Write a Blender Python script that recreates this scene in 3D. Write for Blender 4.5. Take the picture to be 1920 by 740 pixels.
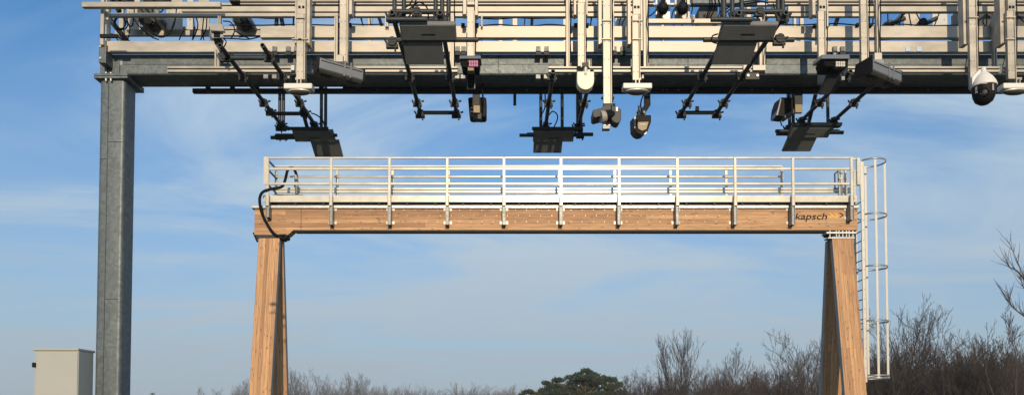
import bpy, math, random
from mathutils import Vector, Matrix, noise
R = math.radians
for o in list(bpy.data.objects): bpy.data.objects.remove(o)
scene = bpy.context.scene
col = scene.collection

# ------------------------------------------------------------------ camera
F, CX, CY, PITCH, CAMZ = 1400.0, 950.0, 731.0, R(2.0), 1.7
cam_d = bpy.data.cameras.new('camera'); cam = bpy.data.objects.new('camera', cam_d); col.objects.link(cam)
cam.location = (0, 0, CAMZ); cam.rotation_euler = (math.pi / 2 + PITCH, 0, 0)
cam_d.sensor_width = 36; cam_d.lens = 36 * F / 1920
cam_d.shift_x = (960 - CX) / 1920; cam_d.shift_y = (CY - 370) / 1920
cam_d.clip_start = 0.1; cam_d.clip_end = 5000
scene.camera = cam

# ------------------------------------------------------------------ sky, sun, exposure
SUN = Vector((120, -1400, 392)).normalized()
SUN_EL = math.asin(SUN.z); SUN_AZ = math.atan2(SUN.x, SUN.y)
w = bpy.data.worlds.new('World'); scene.world = w; w.use_nodes = True
nt = w.node_tree; nt.nodes.clear()
def N(t, **k):
    n = nt.nodes.new(t)
    for a, b in k.items(): setattr(n, a, b)
    return n
L = lambda a, b: nt.links.new(a, b)
out = N('ShaderNodeOutputWorld'); bg = N('ShaderNodeBackground'); bg.inputs[1].default_value = 0.1
sky = N('ShaderNodeTexSky', sky_type='NISHITA', sun_disc=False, sun_elevation=SUN_EL, sun_rotation=SUN_AZ,
        altitude=100, air_density=1.0, dust_density=0.2, ozone_density=4.0)
tc = N('ShaderNodeTexCoord'); sep = N('ShaderNodeSeparateXYZ'); L(tc.outputs['Generated'], sep.inputs[0])
zc = N('ShaderNodeMath', operation='MAXIMUM'); L(sep.outputs[2], zc.inputs[0]); zc.inputs[1].default_value = 0.0
za = N('ShaderNodeMath', operation='ADD'); L(zc.outputs[0], za.inputs[0]); za.inputs[1].default_value = 0.10
dx = N('ShaderNodeMath', operation='DIVIDE'); L(sep.outputs[0], dx.inputs[0]); L(za.outputs[0], dx.inputs[1])
dy = N('ShaderNodeMath', operation='DIVIDE'); L(sep.outputs[1], dy.inputs[0]); L(za.outputs[0], dy.inputs[1])
cmb = N('ShaderNodeCombineXYZ'); L(dx.outputs[0], cmb.inputs[0]); L(dy.outputs[0], cmb.inputs[1])
mp = N('ShaderNodeMapping'); L(cmb.outputs[0], mp.inputs[0]); mp.inputs['Scale'].default_value = (0.30, 0.62, 1); mp.inputs['Rotation'].default_value = (0, 0, R(14)); mp.inputs['Location'].default_value = (3.3, 1.2, 0)
n1 = N('ShaderNodeTexNoise'); L(mp.outputs[0], n1.inputs['Vector']); n1.inputs['Scale'].default_value = 1.3; n1.inputs['Detail'].default_value = 9; n1.inputs['Roughness'].default_value = 0.58; n1.inputs['Distortion'].default_value = 1.1
cr = N('ShaderNodeValToRGB'); L(n1.outputs[0], cr.inputs[0]); cr.color_ramp.elements[0].position = 0.385; cr.color_ramp.elements[1].position = 0.62; cr.color_ramp.interpolation = 'EASE'
cr.color_ramp.elements[0].color = (0, 0, 0, 1); cr.color_ramp.elements[1].color = (1, 1, 1, 1)
cf = N('ShaderNodeMath', operation='MULTIPLY'); L(cr.outputs[0], cf.inputs[0]); cf.inputs[1].default_value = 0.85
mx = N('ShaderNodeMix', data_type='RGBA'); L(cf.outputs[0], mx.inputs[0]); mx.inputs[7].default_value = (5.6, 6.8, 7.6, 1)
tint = N('ShaderNodeMix', data_type='RGBA', blend_type='MULTIPLY'); tint.inputs[0].default_value = 1; L(sky.outputs[0], tint.inputs[6]); tint.inputs[7].default_value = (0.86, 1.26, 1.40, 1); L(tint.outputs[2], mx.inputs[6])
hz = N('ShaderNodeMapRange', interpolation_type='LINEAR'); L(sep.outputs[2], hz.inputs[0]); hz.inputs[1].default_value = 0.02; hz.inputs[2].default_value = 0.42; hz.inputs[3].default_value = 0.97; hz.inputs[4].default_value = 0.0
hm = N('ShaderNodeMix', data_type='RGBA'); L(hz.outputs[0], hm.inputs[0]); L(mx.outputs[2], hm.inputs[6]); hm.inputs[7].default_value = (3.4, 4.1, 4.85, 1)
L(hm.outputs[2], bg.inputs[0]); L(bg.outputs[0], out.inputs[0])

sl = bpy.data.lights.new('sun', 'SUN'); sl.energy = 3.4; sl.angle = R(0.5); sl.color = (1.0, 0.79, 0.53)
so = bpy.data.objects.new('sun', sl); col.objects.link(so); so.rotation_euler = SUN.to_track_quat('Z', 'Y').to_euler(); so.location = (20, -60, 30)
vs = scene.view_settings; vs.view_transform = 'Standard'; vs.look = 'None'; vs.exposure = 0.13; vs.gamma = 1.0; vs.use_curve_mapping = False
scene.render.engine = 'CYCLES'

# ------------------------------------------------------------------ photo measurement helpers
cp, sp = math.cos(PITCH), math.sin(PITCH)
def P(x, y, Y):
    u, v = (x - CX) / F, (CY - y) / F
    k = Y / (cp - v * sp)
    return Vector((u * k, Y, CAMZ + (sp + v * cp) * k))
def X(x, y, Y): return P(x, y, Y).x
def Z(y, Y): return P(CX, y, Y).z

# ------------------------------------------------------------------ materials
MAT = {}
def mat(name, base, rough=0.5, metal=0.0, var=0.0, scale=6.0, stretch=(1, 1, 1), bump=0.0, spec=0.5, alpha=None, emit=None, rvar=0.0, detail=4):
    m = bpy.data.materials.new(name); m.use_nodes = True
    t = m.node_tree; b = t.nodes['Principled BSDF']
    b.inputs['Base Color'].default_value = (*base, 1); b.inputs['Roughness'].default_value = rough
    b.inputs['Metallic'].default_value = metal; b.inputs['Specular IOR Level'].default_value = spec
    if var or bump or rvar:
        tc = t.nodes.new('ShaderNodeTexCoord'); mp = t.nodes.new('ShaderNodeMapping'); mp.inputs['Scale'].default_value = stretch
        geo = t.nodes.new('ShaderNodeNewGeometry'); t.links.new(geo.outputs['Position'], mp.inputs[0])
        n = t.nodes.new('ShaderNodeTexNoise'); n.inputs['Scale'].default_value = scale; n.inputs['Detail'].default_value = detail; n.inputs['Roughness'].default_value = 0.6
        t.links.new(mp.outputs[0], n.inputs['Vector'])
        if var:
            r = t.nodes.new('ShaderNodeMapRange'); t.links.new(n.outputs[0], r.inputs[0]); r.inputs[1].default_value = 0.25; r.inputs[2].default_value = 0.75
            r.inputs[3].default_value = 1 - var; r.inputs[4].default_value = 1 + var
            v = t.nodes.new('ShaderNodeVectorMath'); v.operation = 'SCALE'; v.inputs[0].default_value = base; t.links.new(r.outputs[0], v.inputs['Scale'])
            t.links.new(v.outputs[0], b.inputs['Base Color'])
        if rvar:
            r = t.nodes.new('ShaderNodeMapRange'); t.links.new(n.outputs[0], r.inputs[0]); r.inputs[1].default_value = 0.3; r.inputs[2].default_value = 0.7
            r.inputs[3].default_value = rough - rvar; r.inputs[4].default_value = rough + rvar; t.links.new(r.outputs[0], b.inputs['Roughness'])
        if bump:
            bp = t.nodes.new('ShaderNodeBump'); bp.inputs['Strength'].default_value = bump; bp.inputs['Distance'].default_value = 0.01
            t.links.new(n.outputs[0], bp.inputs['Height']); t.links.new(bp.outputs[0], b.inputs['Normal'])
    if emit: b.inputs['Emission Color'].default_value = (*emit[:3], 1); b.inputs['Emission Strength'].default_value = emit[3]
    MAT[name] = m; return m

def galv(name, base, rough, metal, spangle):
    """hot-dip zinc: irregular pale spangle flakes and runs on blue-grey"""
    m = mat(name, base, rough, metal); t = m.node_tree; b = t.nodes['Principled BSDF']
    g = t.nodes.new('ShaderNodeNewGeometry')
    wn = t.nodes.new('ShaderNodeTexNoise'); wn.inputs['Scale'].default_value = 9; wn.inputs['Detail'].default_value = 3; t.links.new(g.outputs['Position'], wn.inputs['Vector'])
    ad = t.nodes.new('ShaderNodeVectorMath'); ad.operation = 'MULTIPLY_ADD'; t.links.new(wn.outputs['Color'], ad.inputs[0]); ad.inputs[1].default_value = (0.16, 0.16, 0.16); t.links.new(g.outputs['Position'], ad.inputs[2])
    vo = t.nodes.new('ShaderNodeTexVoronoi'); vo.inputs['Scale'].default_value = 25; t.links.new(ad.outputs[0], vo.inputs['Vector'])
    bw = t.nodes.new('ShaderNodeSeparateColor'); t.links.new(vo.outputs['Color'], bw.inputs[0])
    ln = t.nodes.new('ShaderNodeTexNoise'); ln.inputs['Scale'].default_value = 1.6; ln.inputs['Detail'].default_value = 4; t.links.new(g.outputs['Position'], ln.inputs['Vector'])
    mu = t.nodes.new('ShaderNodeMath'); mu.operation = 'MULTIPLY'; t.links.new(bw.outputs[0], mu.inputs[0]); t.links.new(ln.outputs[0], mu.inputs[1])
    r = t.nodes.new('ShaderNodeMapRange'); t.links.new(mu.outputs[0], r.inputs[0]); r.inputs[1].default_value = 0.05; r.inputs[2].default_value = 0.5; r.inputs[3].default_value = 1 - spangle * 0.5; r.inputs[4].default_value = 1 + spangle
    v = t.nodes.new('ShaderNodeVectorMath'); v.operation = 'SCALE'; v.inputs[0].default_value = base; t.links.new(r.outputs[0], v.inputs['Scale']); t.links.new(v.outputs[0], b.inputs['Base Color'])
    r2 = t.nodes.new('ShaderNodeMapRange'); t.links.new(bw.outputs[1], r2.inputs[0]); r2.inputs[3].default_value = rough - 0.035; r2.inputs[4].default_value = rough + 0.04; t.links.new(r2.outputs[0], b.inputs['Roughness'])
    return m

def timber(name, vertical, lam, blen):
    """glued laminated larch: boards of different tone, grain along the board, knots"""
    m = mat(name, (0.4, 0.22, 0.11), 0.62); t = m.node_tree; b = t.nodes['Principled BSDF']
    nn = t.nodes.new; lk = t.links.new
    g = nn('ShaderNodeNewGeometry'); s = nn('ShaderNodeSeparateXYZ'); lk(g.outputs['Position'], s.inputs[0])
    c = nn('ShaderNodeCombineXYZ'); lk(s.outputs[2 if vertical else 0], c.inputs[0]); lk(s.outputs[0 if vertical else 2], c.inputs[1])
    br = nn('ShaderNodeTexBrick'); lk(c.outputs[0], br.inputs['Vector']); br.offset = 0.37; br.offset_frequency = 2
    br.inputs['Scale'].default_value = 1; br.inputs['Brick Width'].default_value = blen; br.inputs['Row Height'].default_value = lam
    br.inputs['Mortar Size'].default_value = 0.0032; br.inputs['Mortar Smooth'].default_value = 0.3; br.inputs['Bias'].default_value = 0.0
    br.inputs['Color1'].default_value = (0.58, 0.335, 0.165, 1); br.inputs['Color2'].default_value = (0.35, 0.185, 0.09, 1); br.inputs['Mortar'].default_value = (0.17, 0.085, 0.042, 1)
    mp = nn('ShaderNodeMapping'); lk(c.outputs[0], mp.inputs[0]); mp.inputs['Scale'].default_value = (0.9, 22, 1)
    gr = nn('ShaderNodeTexNoise'); lk(mp.outputs[0], gr.inputs['Vector']); gr.inputs['Scale'].default_value = 1.5; gr.inputs['Detail'].default_value = 5; gr.inputs['Roughness'].default_value = 0.65; gr.inputs['Distortion'].default_value = 0.8
    gm = nn('ShaderNodeMapRange'); lk(gr.outputs[0], gm.inputs[0]); gm.inputs[1].default_value = 0.25; gm.inputs[2].default_value = 0.75; gm.inputs[3].default_value = 0.5; gm.inputs[4].default_value = 1.42
    mp2 = nn('ShaderNodeMapping'); lk(c.outputs[0], mp2.inputs[0]); mp2.inputs['Scale'].default_value = (2.2, 6.5, 1)
    vo = nn('ShaderNodeTexVoronoi'); lk(mp2.outputs[0], vo.inputs['Vector']); vo.inputs['Scale'].default_value = 1.7; vo.inputs['Randomness'].default_value = 1
    kn = nn('ShaderNodeMapRange'); lk(vo.outputs['Distance'], kn.inputs[0]); kn.inputs[1].default_value = 0.05; kn.inputs[2].default_value = 0.22; kn.inputs[3].default_value = 0.28; kn.inputs[4].default_value = 1
    mu = nn('ShaderNodeMath'); mu.operation = 'MULTIPLY'; lk(gm.outputs[0], mu.inputs[0]); lk(kn.outputs[0], mu.inputs[1])
    v = nn('ShaderNodeVectorMath'); v.operation = 'SCALE'; lk(br.outputs['Color'], v.inputs[0]); lk(mu.outputs[0], v.inputs['Scale']); lk(v.outputs[0], b.inputs['Base Color'])
    return m

galv('zinc_steel', (0.118, 0.142, 0.155), 0.52, 0.45, 0.26)
galv('zinc_mid', (0.20, 0.21, 0.215), 0.48, 0.5, 0.3)
galv('zinc_bright', (0.36, 0.375, 0.385), 0.42, 0.7, 0.2)
mat('aluminium', (0.42, 0.39, 0.34), 0.45, 0.3, 0.28, 2.6, (1, 1, 2.5), rvar=0.07, detail=9)
mat('alu_white', (0.52, 0.51, 0.48), 0.4, 0.25, 0.05, 4)
mat('rail_metal', (0.62, 0.585, 0.50), 0.27, 0.08, 0.14, 2.5, rvar=0.05, detail=8, spec=.35)
mat('dark_steel', (0.03, 0.034, 0.038), 0.55, 0.3, 0.25, 20, spec=.3)
mat('tube_steel', (0.05, 0.058, 0.063), 0.5, 0.4, 0.25, 12, spec=.3)
mat('panel_plastic', (0.18, 0.19, 0.20), 0.55, 0, 0.12, 8, spec=0.3)
mat('panel_slot', (0.01, 0.01, 0.011), 0.5)
mat('black_plastic', (0.011, 0.011, 0.013), 0.6, spec=.15)
mat('cable_rubber', (0.008, 0.008, 0.009), 0.7, spec=.1)
mat('glass_black', (0.006, 0.006, 0.008), 0.12, spec=.3)
mat('camera_grey', (0.34, 0.33, 0.31), 0.45, 0, 0.06, 10)
mat('camera_mid', (0.075, 0.076, 0.076), 0.55, 0, 0.08, 10, spec=.25)
mat('camera_white', (0.74, 0.73, 0.70), 0.4, 0, 0.04, 8)
mat('cream_cover', (0.80, 0.76, 0.58), 0.4, 0, 0.05, 8)
mat('lamp_grey', (0.20, 0.215, 0.24), 0.45, 0.3, 0.06, 8)
mat('brass_tan', (0.19, 0.155, 0.10), 0.5, 0.3)
mat('led_pink', (0.30, 0.06, 0.19), 0.4)
mat('led_clear', (0.6, 0.58, 0.52), 0.2)
mat('clear_dome', (0.07, 0.072, 0.075), 0.1)
mat('cabinet_paint', (0.39, 0.405, 0.385), 0.5, 0, 0.04, 2.5)
mat('edge_grey', (0.26, 0.25, 0.235), 0.6, 0.2, 0.1, 8)
mat('letter_grey', (0.014, 0.014, 0.016), 0.6, spec=.15)
mat('letter_yellow', (0.75, 0.40, 0.02), 0.5)
mat('tape_blue', (0.42, 0.58, 0.75), 0.4)
timber('timber_beam', False, 0.118, 6.3)
timber('timber_leg', True, 0.098, 5.7)
mat('bark', (0.07, 0.059, 0.052), 0.85, 0, 0.25, 3)
mat('twig', (0.06, 0.046, 0.038), 0.85, 0, 0.25, 1)
mat('brush_twig', (0.05, 0.036, 0.029), 0.9, 0, 0.4, 0.8)
mat('far_twig_hazed', (0.12, 0.112, 0.11), 0.9, 0, 0.2, 0.3)  # greyer twig colour with part of the distance haze put into it
mat('needles', (0.028, 0.045, 0.022), 0.75, 0, 0.45, 0.9)
mat('pine_bark', (0.12, 0.08, 0.06), 0.85, 0, 0.3, 3)
mat('grass', (0.07, 0.08, 0.03), 0.9, 0, 0.3, 0.6, bump=0.4)
mat('asphalt', (0.05, 0.05, 0.052), 0.85, 0, 0.2, 30, bump=0.3)
mat('road_paint', (0.75, 0.75, 0.72), 0.6, 0, 0.1, 12)
mat('concrete', (0.35, 0.34, 0.32), 0.85, 0, 0.12, 5)

# ------------------------------------------------------------------ mesh builder
ORG = {}
def rounded(a0, a1, b0, b1, r, n=6):
    pts = []
    for ca, cb, t0 in ((a1 - r, b1 - r, 0), (a0 + r, b1 - r, 90), (a0 + r, b0 + r, 180), (a1 - r, b0 + r, 270)):
        for k in range(n + 1): t = R(t0 + 90 * k / n); pts.append((ca + r * math.cos(t), cb + r * math.sin(t)))
    return pts
class MB:
    def __init__(s): s.v, s.f, s.sm = [], [], []
    def add(s, vs, fs, smooth=False):
        b = len(s.v); s.v += [tuple(v) for v in vs]
        for f in fs: s.f.append(tuple(i + b for i in f)); s.sm.append(smooth)
        return s
    def box(s, x0, x1, y0, y1, z0, z1):
        return s.add([(x, y, z) for x in (x0, x1) for y in (y0, y1) for z in (z0, z1)],
                     [(0, 1, 3, 2), (4, 6, 7, 5), (0, 4, 5, 1), (2, 3, 7, 6), (0, 2, 6, 4), (1, 5, 7, 3)])
    def obox(s, c, ax, ay, az):
        c = Vector(c); vs = [c + i * Vector(ax) + j * Vector(ay) + k * Vector(az) for i in (-1, 1) for j in (-1, 1) for k in (-1, 1)]
        return s.add(vs, [(0, 1, 3, 2), (4, 6, 7, 5), (0, 4, 5, 1), (2, 3, 7, 6), (0, 2, 6, 4), (1, 5, 7, 3)])
    def tube(s, pts, r, n=10, cap=True, radii=None):
        pts = [Vector(p) for p in pts]; m = len(pts); rings = []
        up = None
        for i, p in enumerate(pts):
            d = (pts[min(i + 1, m - 1)] - pts[max(i - 1, 0)]).normalized()
            if up is None: up = d.orthogonal().normalized()
            up = (up - d * up.dot(d))
            up = up.normalized() if up.length > 1e-6 else d.orthogonal().normalized()
            sd = d.cross(up); rr = radii[i] if radii else r
            rings.append([p + rr * (math.cos(2 * math.pi * k / n) * up + math.sin(2 * math.pi * k / n) * sd) for k in range(n)])
        s.add([v for q in rings for v in q], [(i * n + k, i * n + (k + 1) % n, (i + 1) * n + (k + 1) % n, (i + 1) * n + k) for i in range(m - 1) for k in range(n)], n > 5)
        if cap: s.add(rings[0], [tuple(range(n - 1, -1, -1))]); s.add(rings[-1], [tuple(range(n))])
        return s
    def pipe(s, p, q, r, wall=0.3, n=14):
        """open tube: outer skin, ring ends and a dark bore you can look into"""
        p, q = Vector(p), Vector(q); d = (q - p).normalized(); u = d.orthogonal().normalized(); v = d.cross(u)
        ring = lambda c, rr: [c + rr * (math.cos(2 * math.pi * k / n) * u + math.sin(2 * math.pi * k / n) * v) for k in range(n)]
        ri = r * (1 - wall); A = ring(p, r) + ring(q, r) + ring(p, ri) + ring(q, ri) + ring(p + d * .12, ri) + ring(q - d * .12, ri)
        q4 = lambda a, b: [(a * n + k, a * n + (k + 1) % n, b * n + (k + 1) % n, b * n + k) for k in range(n)]
        s.add(A, q4(0, 1), True); s.add(A, q4(2, 0)); s.add(A, q4(1, 3)); s.add(A, q4(4, 2)); s.add(A, q4(3, 5))
        s.add(A, [tuple(4 * n + k for k in range(n))]); s.add(A, [tuple(5 * n + n - 1 - k for k in range(n))]); return s
    def prism(s, poly, ext):
        poly = [Vector(p) for p in poly]; e = Vector(ext); n = len(poly)
        return s.add(poly + [p + e for p in poly], [tuple(range(n - 1, -1, -1)), tuple(range(n, 2 * n))] + [(k, (k + 1) % n, n + (k + 1) % n, n + k) for k in range(n)])
    def hollow(s, sec, lo, hi, axis):
        n = len(sec); mk = (lambda p, h: (p[0], p[1], h)) if axis == 2 else (lambda p, h: (h, p[0], p[1]))
        A = [mk(p, lo) for p in sec] + [mk(p, hi) for p in sec]
        s.add(A, [(k, (k + 1) % n, n + (k + 1) % n, n + k) for k in range(n)], True)
        s.add(A, [tuple(range(n - 1, -1, -1)), tuple(range(n, 2 * n))]); return s
    def lathe(s, c, prof, n=20, axis=Vector((0, 0, 1))):
        c = Vector(c); a = Vector(axis).normalized(); u = a.orthogonal().normalized(); v = a.cross(u); m = len(prof)
        vs = [c + a * h + r * (math.cos(2 * math.pi * k / n) * u + math.sin(2 * math.pi * k / n) * v) for r, h in prof for k in range(n)]
        return s.add(vs, [(i * n + k, i * n + (k + 1) % n, (i + 1) * n + (k + 1) % n, (i + 1) * n + k) for i in range(m - 1) for k in range(n)], True)
    def build(s, name, m, parent=None, bevel=0, label=None, kind=None):
        me = bpy.data.meshes.new(name)
        if parent is not None: org = ORG[parent.name]
        else:
            xs, ys, zs = zip(*s.v); org = Vector(((min(xs) + max(xs)) / 2, (min(ys) + max(ys)) / 2, min(zs)))
        me.from_pydata([(a - org.x, b - org.y, c - org.z) for a, b, c in s.v], [], s.f)
        me.polygons.foreach_set('use_smooth', s.sm); me.materials.append(MAT[m] if isinstance(m, str) else m); me.update()
        o = bpy.data.objects.new(name, me); col.objects.link(o)
        if parent is not None: o.parent = parent
        else: o.location = org
        ORG[o.name] = org
        if bevel:
            b = o.modifiers.new('edge', 'BEVEL'); b.width = bevel; b.segments = 2; b.limit_method = 'ANGLE'; b.angle_limit = R(40)
        if label: o['label'] = label
        if kind: o['kind'] = kind
        return o
def thing(name, label, cat, loc, group=None):
    o = bpy.data.objects.new(name, None); o.empty_display_size = 0.2; col.objects.link(o); o.location = loc
    o['label'] = label; o['category'] = cat
    if group: o['group'] = group
    ORG[o.name] = Vector(loc); return o
def tag(o, label, cat, group=None):
    o['label'] = label; o['category'] = cat
    if group: o['group'] = group
    return o
def struct(o): o['kind'] = 'structure'; return o
def pbox(mb, x0, x1, y0, y1, Y, d):
    """box whose front face, at distance Y, covers these photo pixels"""
    ym = (y0 + y1) / 2
    return mb.box(X(x0, ym, Y), X(x1, ym, Y), Y, Y + d, Z(y1, Y), Z(y0, Y))
def catmull(pts, k=6):
    pts = [Vector(p) for p in pts]; q = [pts[0] * 2 - pts[1]] + pts + [pts[-1] * 2 - pts[-2]]; o = []
    for i in range(1, len(q) - 2):
        a, b, c, d = q[i - 1:i + 3]
        for j in range(k):
            t = j / k; o.append(0.5 * ((2 * b) + (c - a) * t + (2 * a - 5 * b + 4 * c - d) * t * t + (3 * b - a - 3 * c + d) * t ** 3))
    return o + [pts[-1]]

# ================================================================== setting
struct(MB().box(-1500, 1500, -400, 2600, -0.3, 0.0).build('ground', 'grass'))
road = struct(MB().box(-4.0, 8.2, -300, 900, 0.0, 0.004).build('road', 'asphalt'))
for x in (-3.6, 7.8): MB().box(x - .08, x + .08, -120, 500, 0.0045, 0.008).build('edge_line', 'road_paint', road)
for k in range(24): MB().box(2.0, 2.15, -20 + k * 9, -16 + k * 9, 0.0045, 0.008).build('lane_dash', 'road_paint', road)

# ================================================================== steel gantry (front)
YB = 9.5                                                            # front face of the beam
sg = thing('steel_gantry', 'grey galvanised steel gantry crossing the whole top of the picture', 'gantry', (-5.02, 9.64, 0))
zb0, zb1 = Z(140.5, YB), Z(101, YB)
xl, xr = X(187, 150, YB), X(235, 150, YB)
MB().hollow(rounded(xl, xr, YB, YB + .30, .045), .02, zb0 - .066, 2).build('column', 'zinc_steel', sg)
MB().box(xl - .12, xr + .12, YB - .12, YB + .42, 0, .03).build('base_plate', 'zinc_steel', sg, 0.004)
MB().hollow(rounded(YB, YB + .38, zb0, zb1, .03), xl, 9.4, 0).build('beam', 'zinc_steel', sg)
MB().hollow(rounded(9.0, 9.34, YB, YB + .30, .045), .02, zb0 - .066, 2).build('column', 'zinc_steel', sg)
for a, b, dz in ((xl - .05, xr + .05, 0), (8.95, 9.4, 0)):
    MB().box(a, b, YB - .05, YB + .40, zb0 - .066, zb0 - .036).build('flange_plate', 'zinc_steel', sg, 0.004)
    MB().box(a, b, YB - .05, YB + .40, zb0 - .032, zb0 - .002).build('flange_plate', 'zinc_steel', sg, 0.004)
MB().box(xl + .07, xl + .10, YB - .02, YB + .005, zb0, zb0 + .17).build('stiffener', 'zinc_steel', sg, .003)
MB().box(xl + .23, xl + .26, YB - .02, YB + .005, zb0, zb0 + .17).build('stiffener', 'zinc_steel', sg, .003)
for x in (199, 208):
    for y, h in ((139.0, .02), (149.5, .02)):
        c = P(x, y, YB - .035); MB().tube([c - Vector((0, 0, h)), c + Vector((0, 0, h))], .014, 6).build('bolt', 'alu_white', sg)
# weld seams and splice on column and beam
MB().box(xl + .115, xl + .121, YB - .003, YB + .01, .05, zb0 - .11).build('weld_seam', 'dark_steel', sg)
for yy, a, b in ((266, .121, .30), (298, .02, .115), (560, .121, .3)):
    zz = Z(yy, YB); MB().box(xl + a, xl + b, YB - .003, YB + .01, zz - .003, zz + .003).build('weld_seam', 'dark_steel', sg)
MB().box(xl + .28, 9.3, YB - .002, YB + .01, Z(121.4, YB), Z(120.7, YB)).build('weld_seam', 'dark_steel', sg)
for xx in (935, 1290, 1540): MB().box(X(xx, 120, YB) - .003, X(xx, 120, YB) + .003, YB - .003, YB + .01, zb0 + .02, zb1 - .02).build('weld_seam', 'dark_steel', sg)
pbox(MB(), 220, 229.5, 112, 122, YB - .006, .01).build('nameplate', 'zinc_bright', sg)
# horizontal aluminium rails. (x0,x1,y0,y1,distance,depth)
YR = 9.38
RAILS = [(197, 2040, 77, 97.5, YR, .07, 'aluminium'), (488, 2040, 49, 70.5, YR, .07, 'aluminium'),
         (340, 1215, 12, 22, YR, .06, 'aluminium'), (1478, 2040, 12, 22, YR, .06, 'aluminium'), (202, 1215, 24.5, 31, YR, .05, 'aluminium'), (1432, 1650, 24.5, 31, YR, .05, 'aluminium'),
         (153, 413, 3.5, 13, YR - .2, .06, 'aluminium'), (1214, 1375, 35, 43.5, YR, .05, 'aluminium'),
         *[(a_, b_, c_, d_, YR + .1, .05, 'aluminium') for a_, b_ in ((450, 1226), (1440, 2040)) for c_, d_ in ((-9, -1.5), (0.5, 3), (6, 8.5))],
         (188, 2040, -40, -28, YR, .06, 'aluminium')]
for x0, x1, y0, y1, Yf, d, m in RAILS: pbox(MB(), x0, x1, y0, y1, Yf, d).build('rail', m, sg, 0.004)
# twin rail carried below the front of the beam
YT = 9.12
for x0, x1 in ((313, 552), (632, 858), (1028, 1436), (1590, 1875), (1884, 2040)):
    for y0, y1 in ((124.5, 128), (130.5, 135)): pbox(MB(), x0, x1, y0, y1, YT, .045).build('carrier_rail', 'aluminium', sg, 0.004)
# rear service frame: posts and rails behind the beam
YK = 10.35
for x0, x1, y0, y1 in ((215, 2040, 57, 66.5), (256, 2040, 50, 55), (188, 2040, 5.5, 10), (188, 2040, -30, -20)):
    pbox(MB(), x0, x1, y0, y1, YK, .05).build('rear_rail', 'aluminium', sg, 0.004)
zr = Z(165, 9.80)
MB().box(X(355, 169, 9.8), 9.3, 9.89, 9.95, Z(173.4, 9.89), Z(165.5, 9.89)).build('rear_carrier', 'dark_steel', sg, .004)
MB().box(X(642, 162, 9.87), 9.3, 9.882, 9.889, Z(168, 9.882), Z(156, 9.882)).build('carrier_web', 'dark_steel', sg)
for x in (386, 432, 478, 540, 600, 700, 900, 1100, 1300, 1500, 1700):
    xx = X(x, 165, 9.8); MB().box(xx - .03, xx + .03, 9.86, 9.888, Z(173, 9.88), Z(150, 9.88)).build('carrier_hanger', 'dark_steel', sg)
for x0, x1 in ((223, 231), (935, 942.5), (961, 970), (1056, 1061), (1500, 1507), (1488, 1493), (1240, 1246), (1400, 1408), (690, 697)):
    pbox(MB(), x0, x1, -45, 97, YK - .06, .05).build('rear_post', 'aluminium', sg, 0.003)
for x0, x1, m in ((238, 264, 'aluminium'), (312, 342, 'aluminium'), (351, 362, 'alu_white'), (372, 392, 'aluminium'), (1694, 1724, 'aluminium'), (1748, 1776, 'alu_white'), (1154, 1176, 'zinc_bright')):
    o = pbox(MB(), x0, x1, -30, 56, YK - .12, .02).build('mounting_plate', m, sg, .002)
    for yy in (22, 36): pbox(MB(), x0 + 4, x0 + 5.5, yy, yy + 1.6, YK - .126, .01).build('bolt', 'edge_grey', o); pbox(MB(), x1 - 6, x1 - 4.5, yy, yy + 1.6, YK - .126, .01).build('bolt', 'edge_grey', o)
for x in (260, 420, 700, 1000, 1200, 1460, 1720, 1880):
    p = P(x, 172, 0 + 9.6); MB().box(p.x - .02, p.x + .02, YB + .25, YK, Z(60, YK), Z(56, YK)).build('cross_bar', 'aluminium', sg)
# left end frame of the platform
pbox(MB(), 188.5, 194.5, -40, 84, YR - .09, .05).build('end_post', 'aluminium', sg, .003)
pbox(MB(), 197, 205.5, -40, 77, YR + .08, .04).build('end_post', 'alu_white', sg, .003)
pbox(MB(), 193, 203, 18, 37, YR - .03, .03).build('splice_plate', 'alu_white', sg, .003)
o = pbox(MB(), 185, 198.5, 83, 118, YR - .05, .165).build('end_bracket', 'zinc_steel', sg, .006)
for y in (87.5, 109.5): c = P(189, y, YR - .05); MB().tube([c, c - Vector((0, .015, 0))], .015, 8).build('bolt', 'alu_white', o)
# short uprights that tie rails to beam; mid posts that carry the instruments
UP = [(402, 411, 92, 126), (626.5, 633, 28, 120), (843.5, 851, 30, 128), (902, 905, 28, 50), (1061.5, 1069, -20, 126), (1206.5, 1215, -20, 126), (1424, 1434.5, 25, 137), (1643.5, 1650, -20, 104), (1863, 1869, 25, 126), (722, 728, 24, 50), (408, 413.5, 29, 48), (1299, 1303, 28, 38)]
for x0, x1, y0, y1 in UP:
    xm = (x0 + x1) / 2; mb = MB(); pbox(mb, x0, x0 + (x1 - x0) * .36, y0, y1, YR - .06, .05); pbox(mb, x0 + (x1 - x0) * .64, x1, y0, y1, YR - .06, .05); pbox(mb, x0 + .5, x1 - .5, y0, y1, YR - .035, .02)
    mb.build('upright', 'aluminium', sg, .002)
YP = 9.02
def post(x0, x1, y0, y1, Yp=None, cap=True):
    Yp = Yp or YP; w_ = x1 - x0; mb = MB()
    pbox(mb, x0, x0 + w_ * .80, y0, y1, Yp, .05); pbox(mb, x0 + w_ * .9, x1, y0, y1, Yp - .012, .08); pbox(mb, x0 + w_ * .78, x0 + w_ * .92, y0, y1, Yp + .02, .03)
    o = mb.build('instrument_post', 'aluminium', sg, .002)
    n = max(2, int((y1 - max(y0, -10)) / 30))
    for k in range(n):
        y = max(y0, -6) + (k + .5) * (y1 - max(y0, -6)) / n
        for xx in (x0 + w_ * .18, x0 + w_ * .66): pbox(MB(), xx - .7, xx + .7, y - .7, y + .7, Yp - .006, .012).build('bolt', 'edge_grey', o)
    return o
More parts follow.
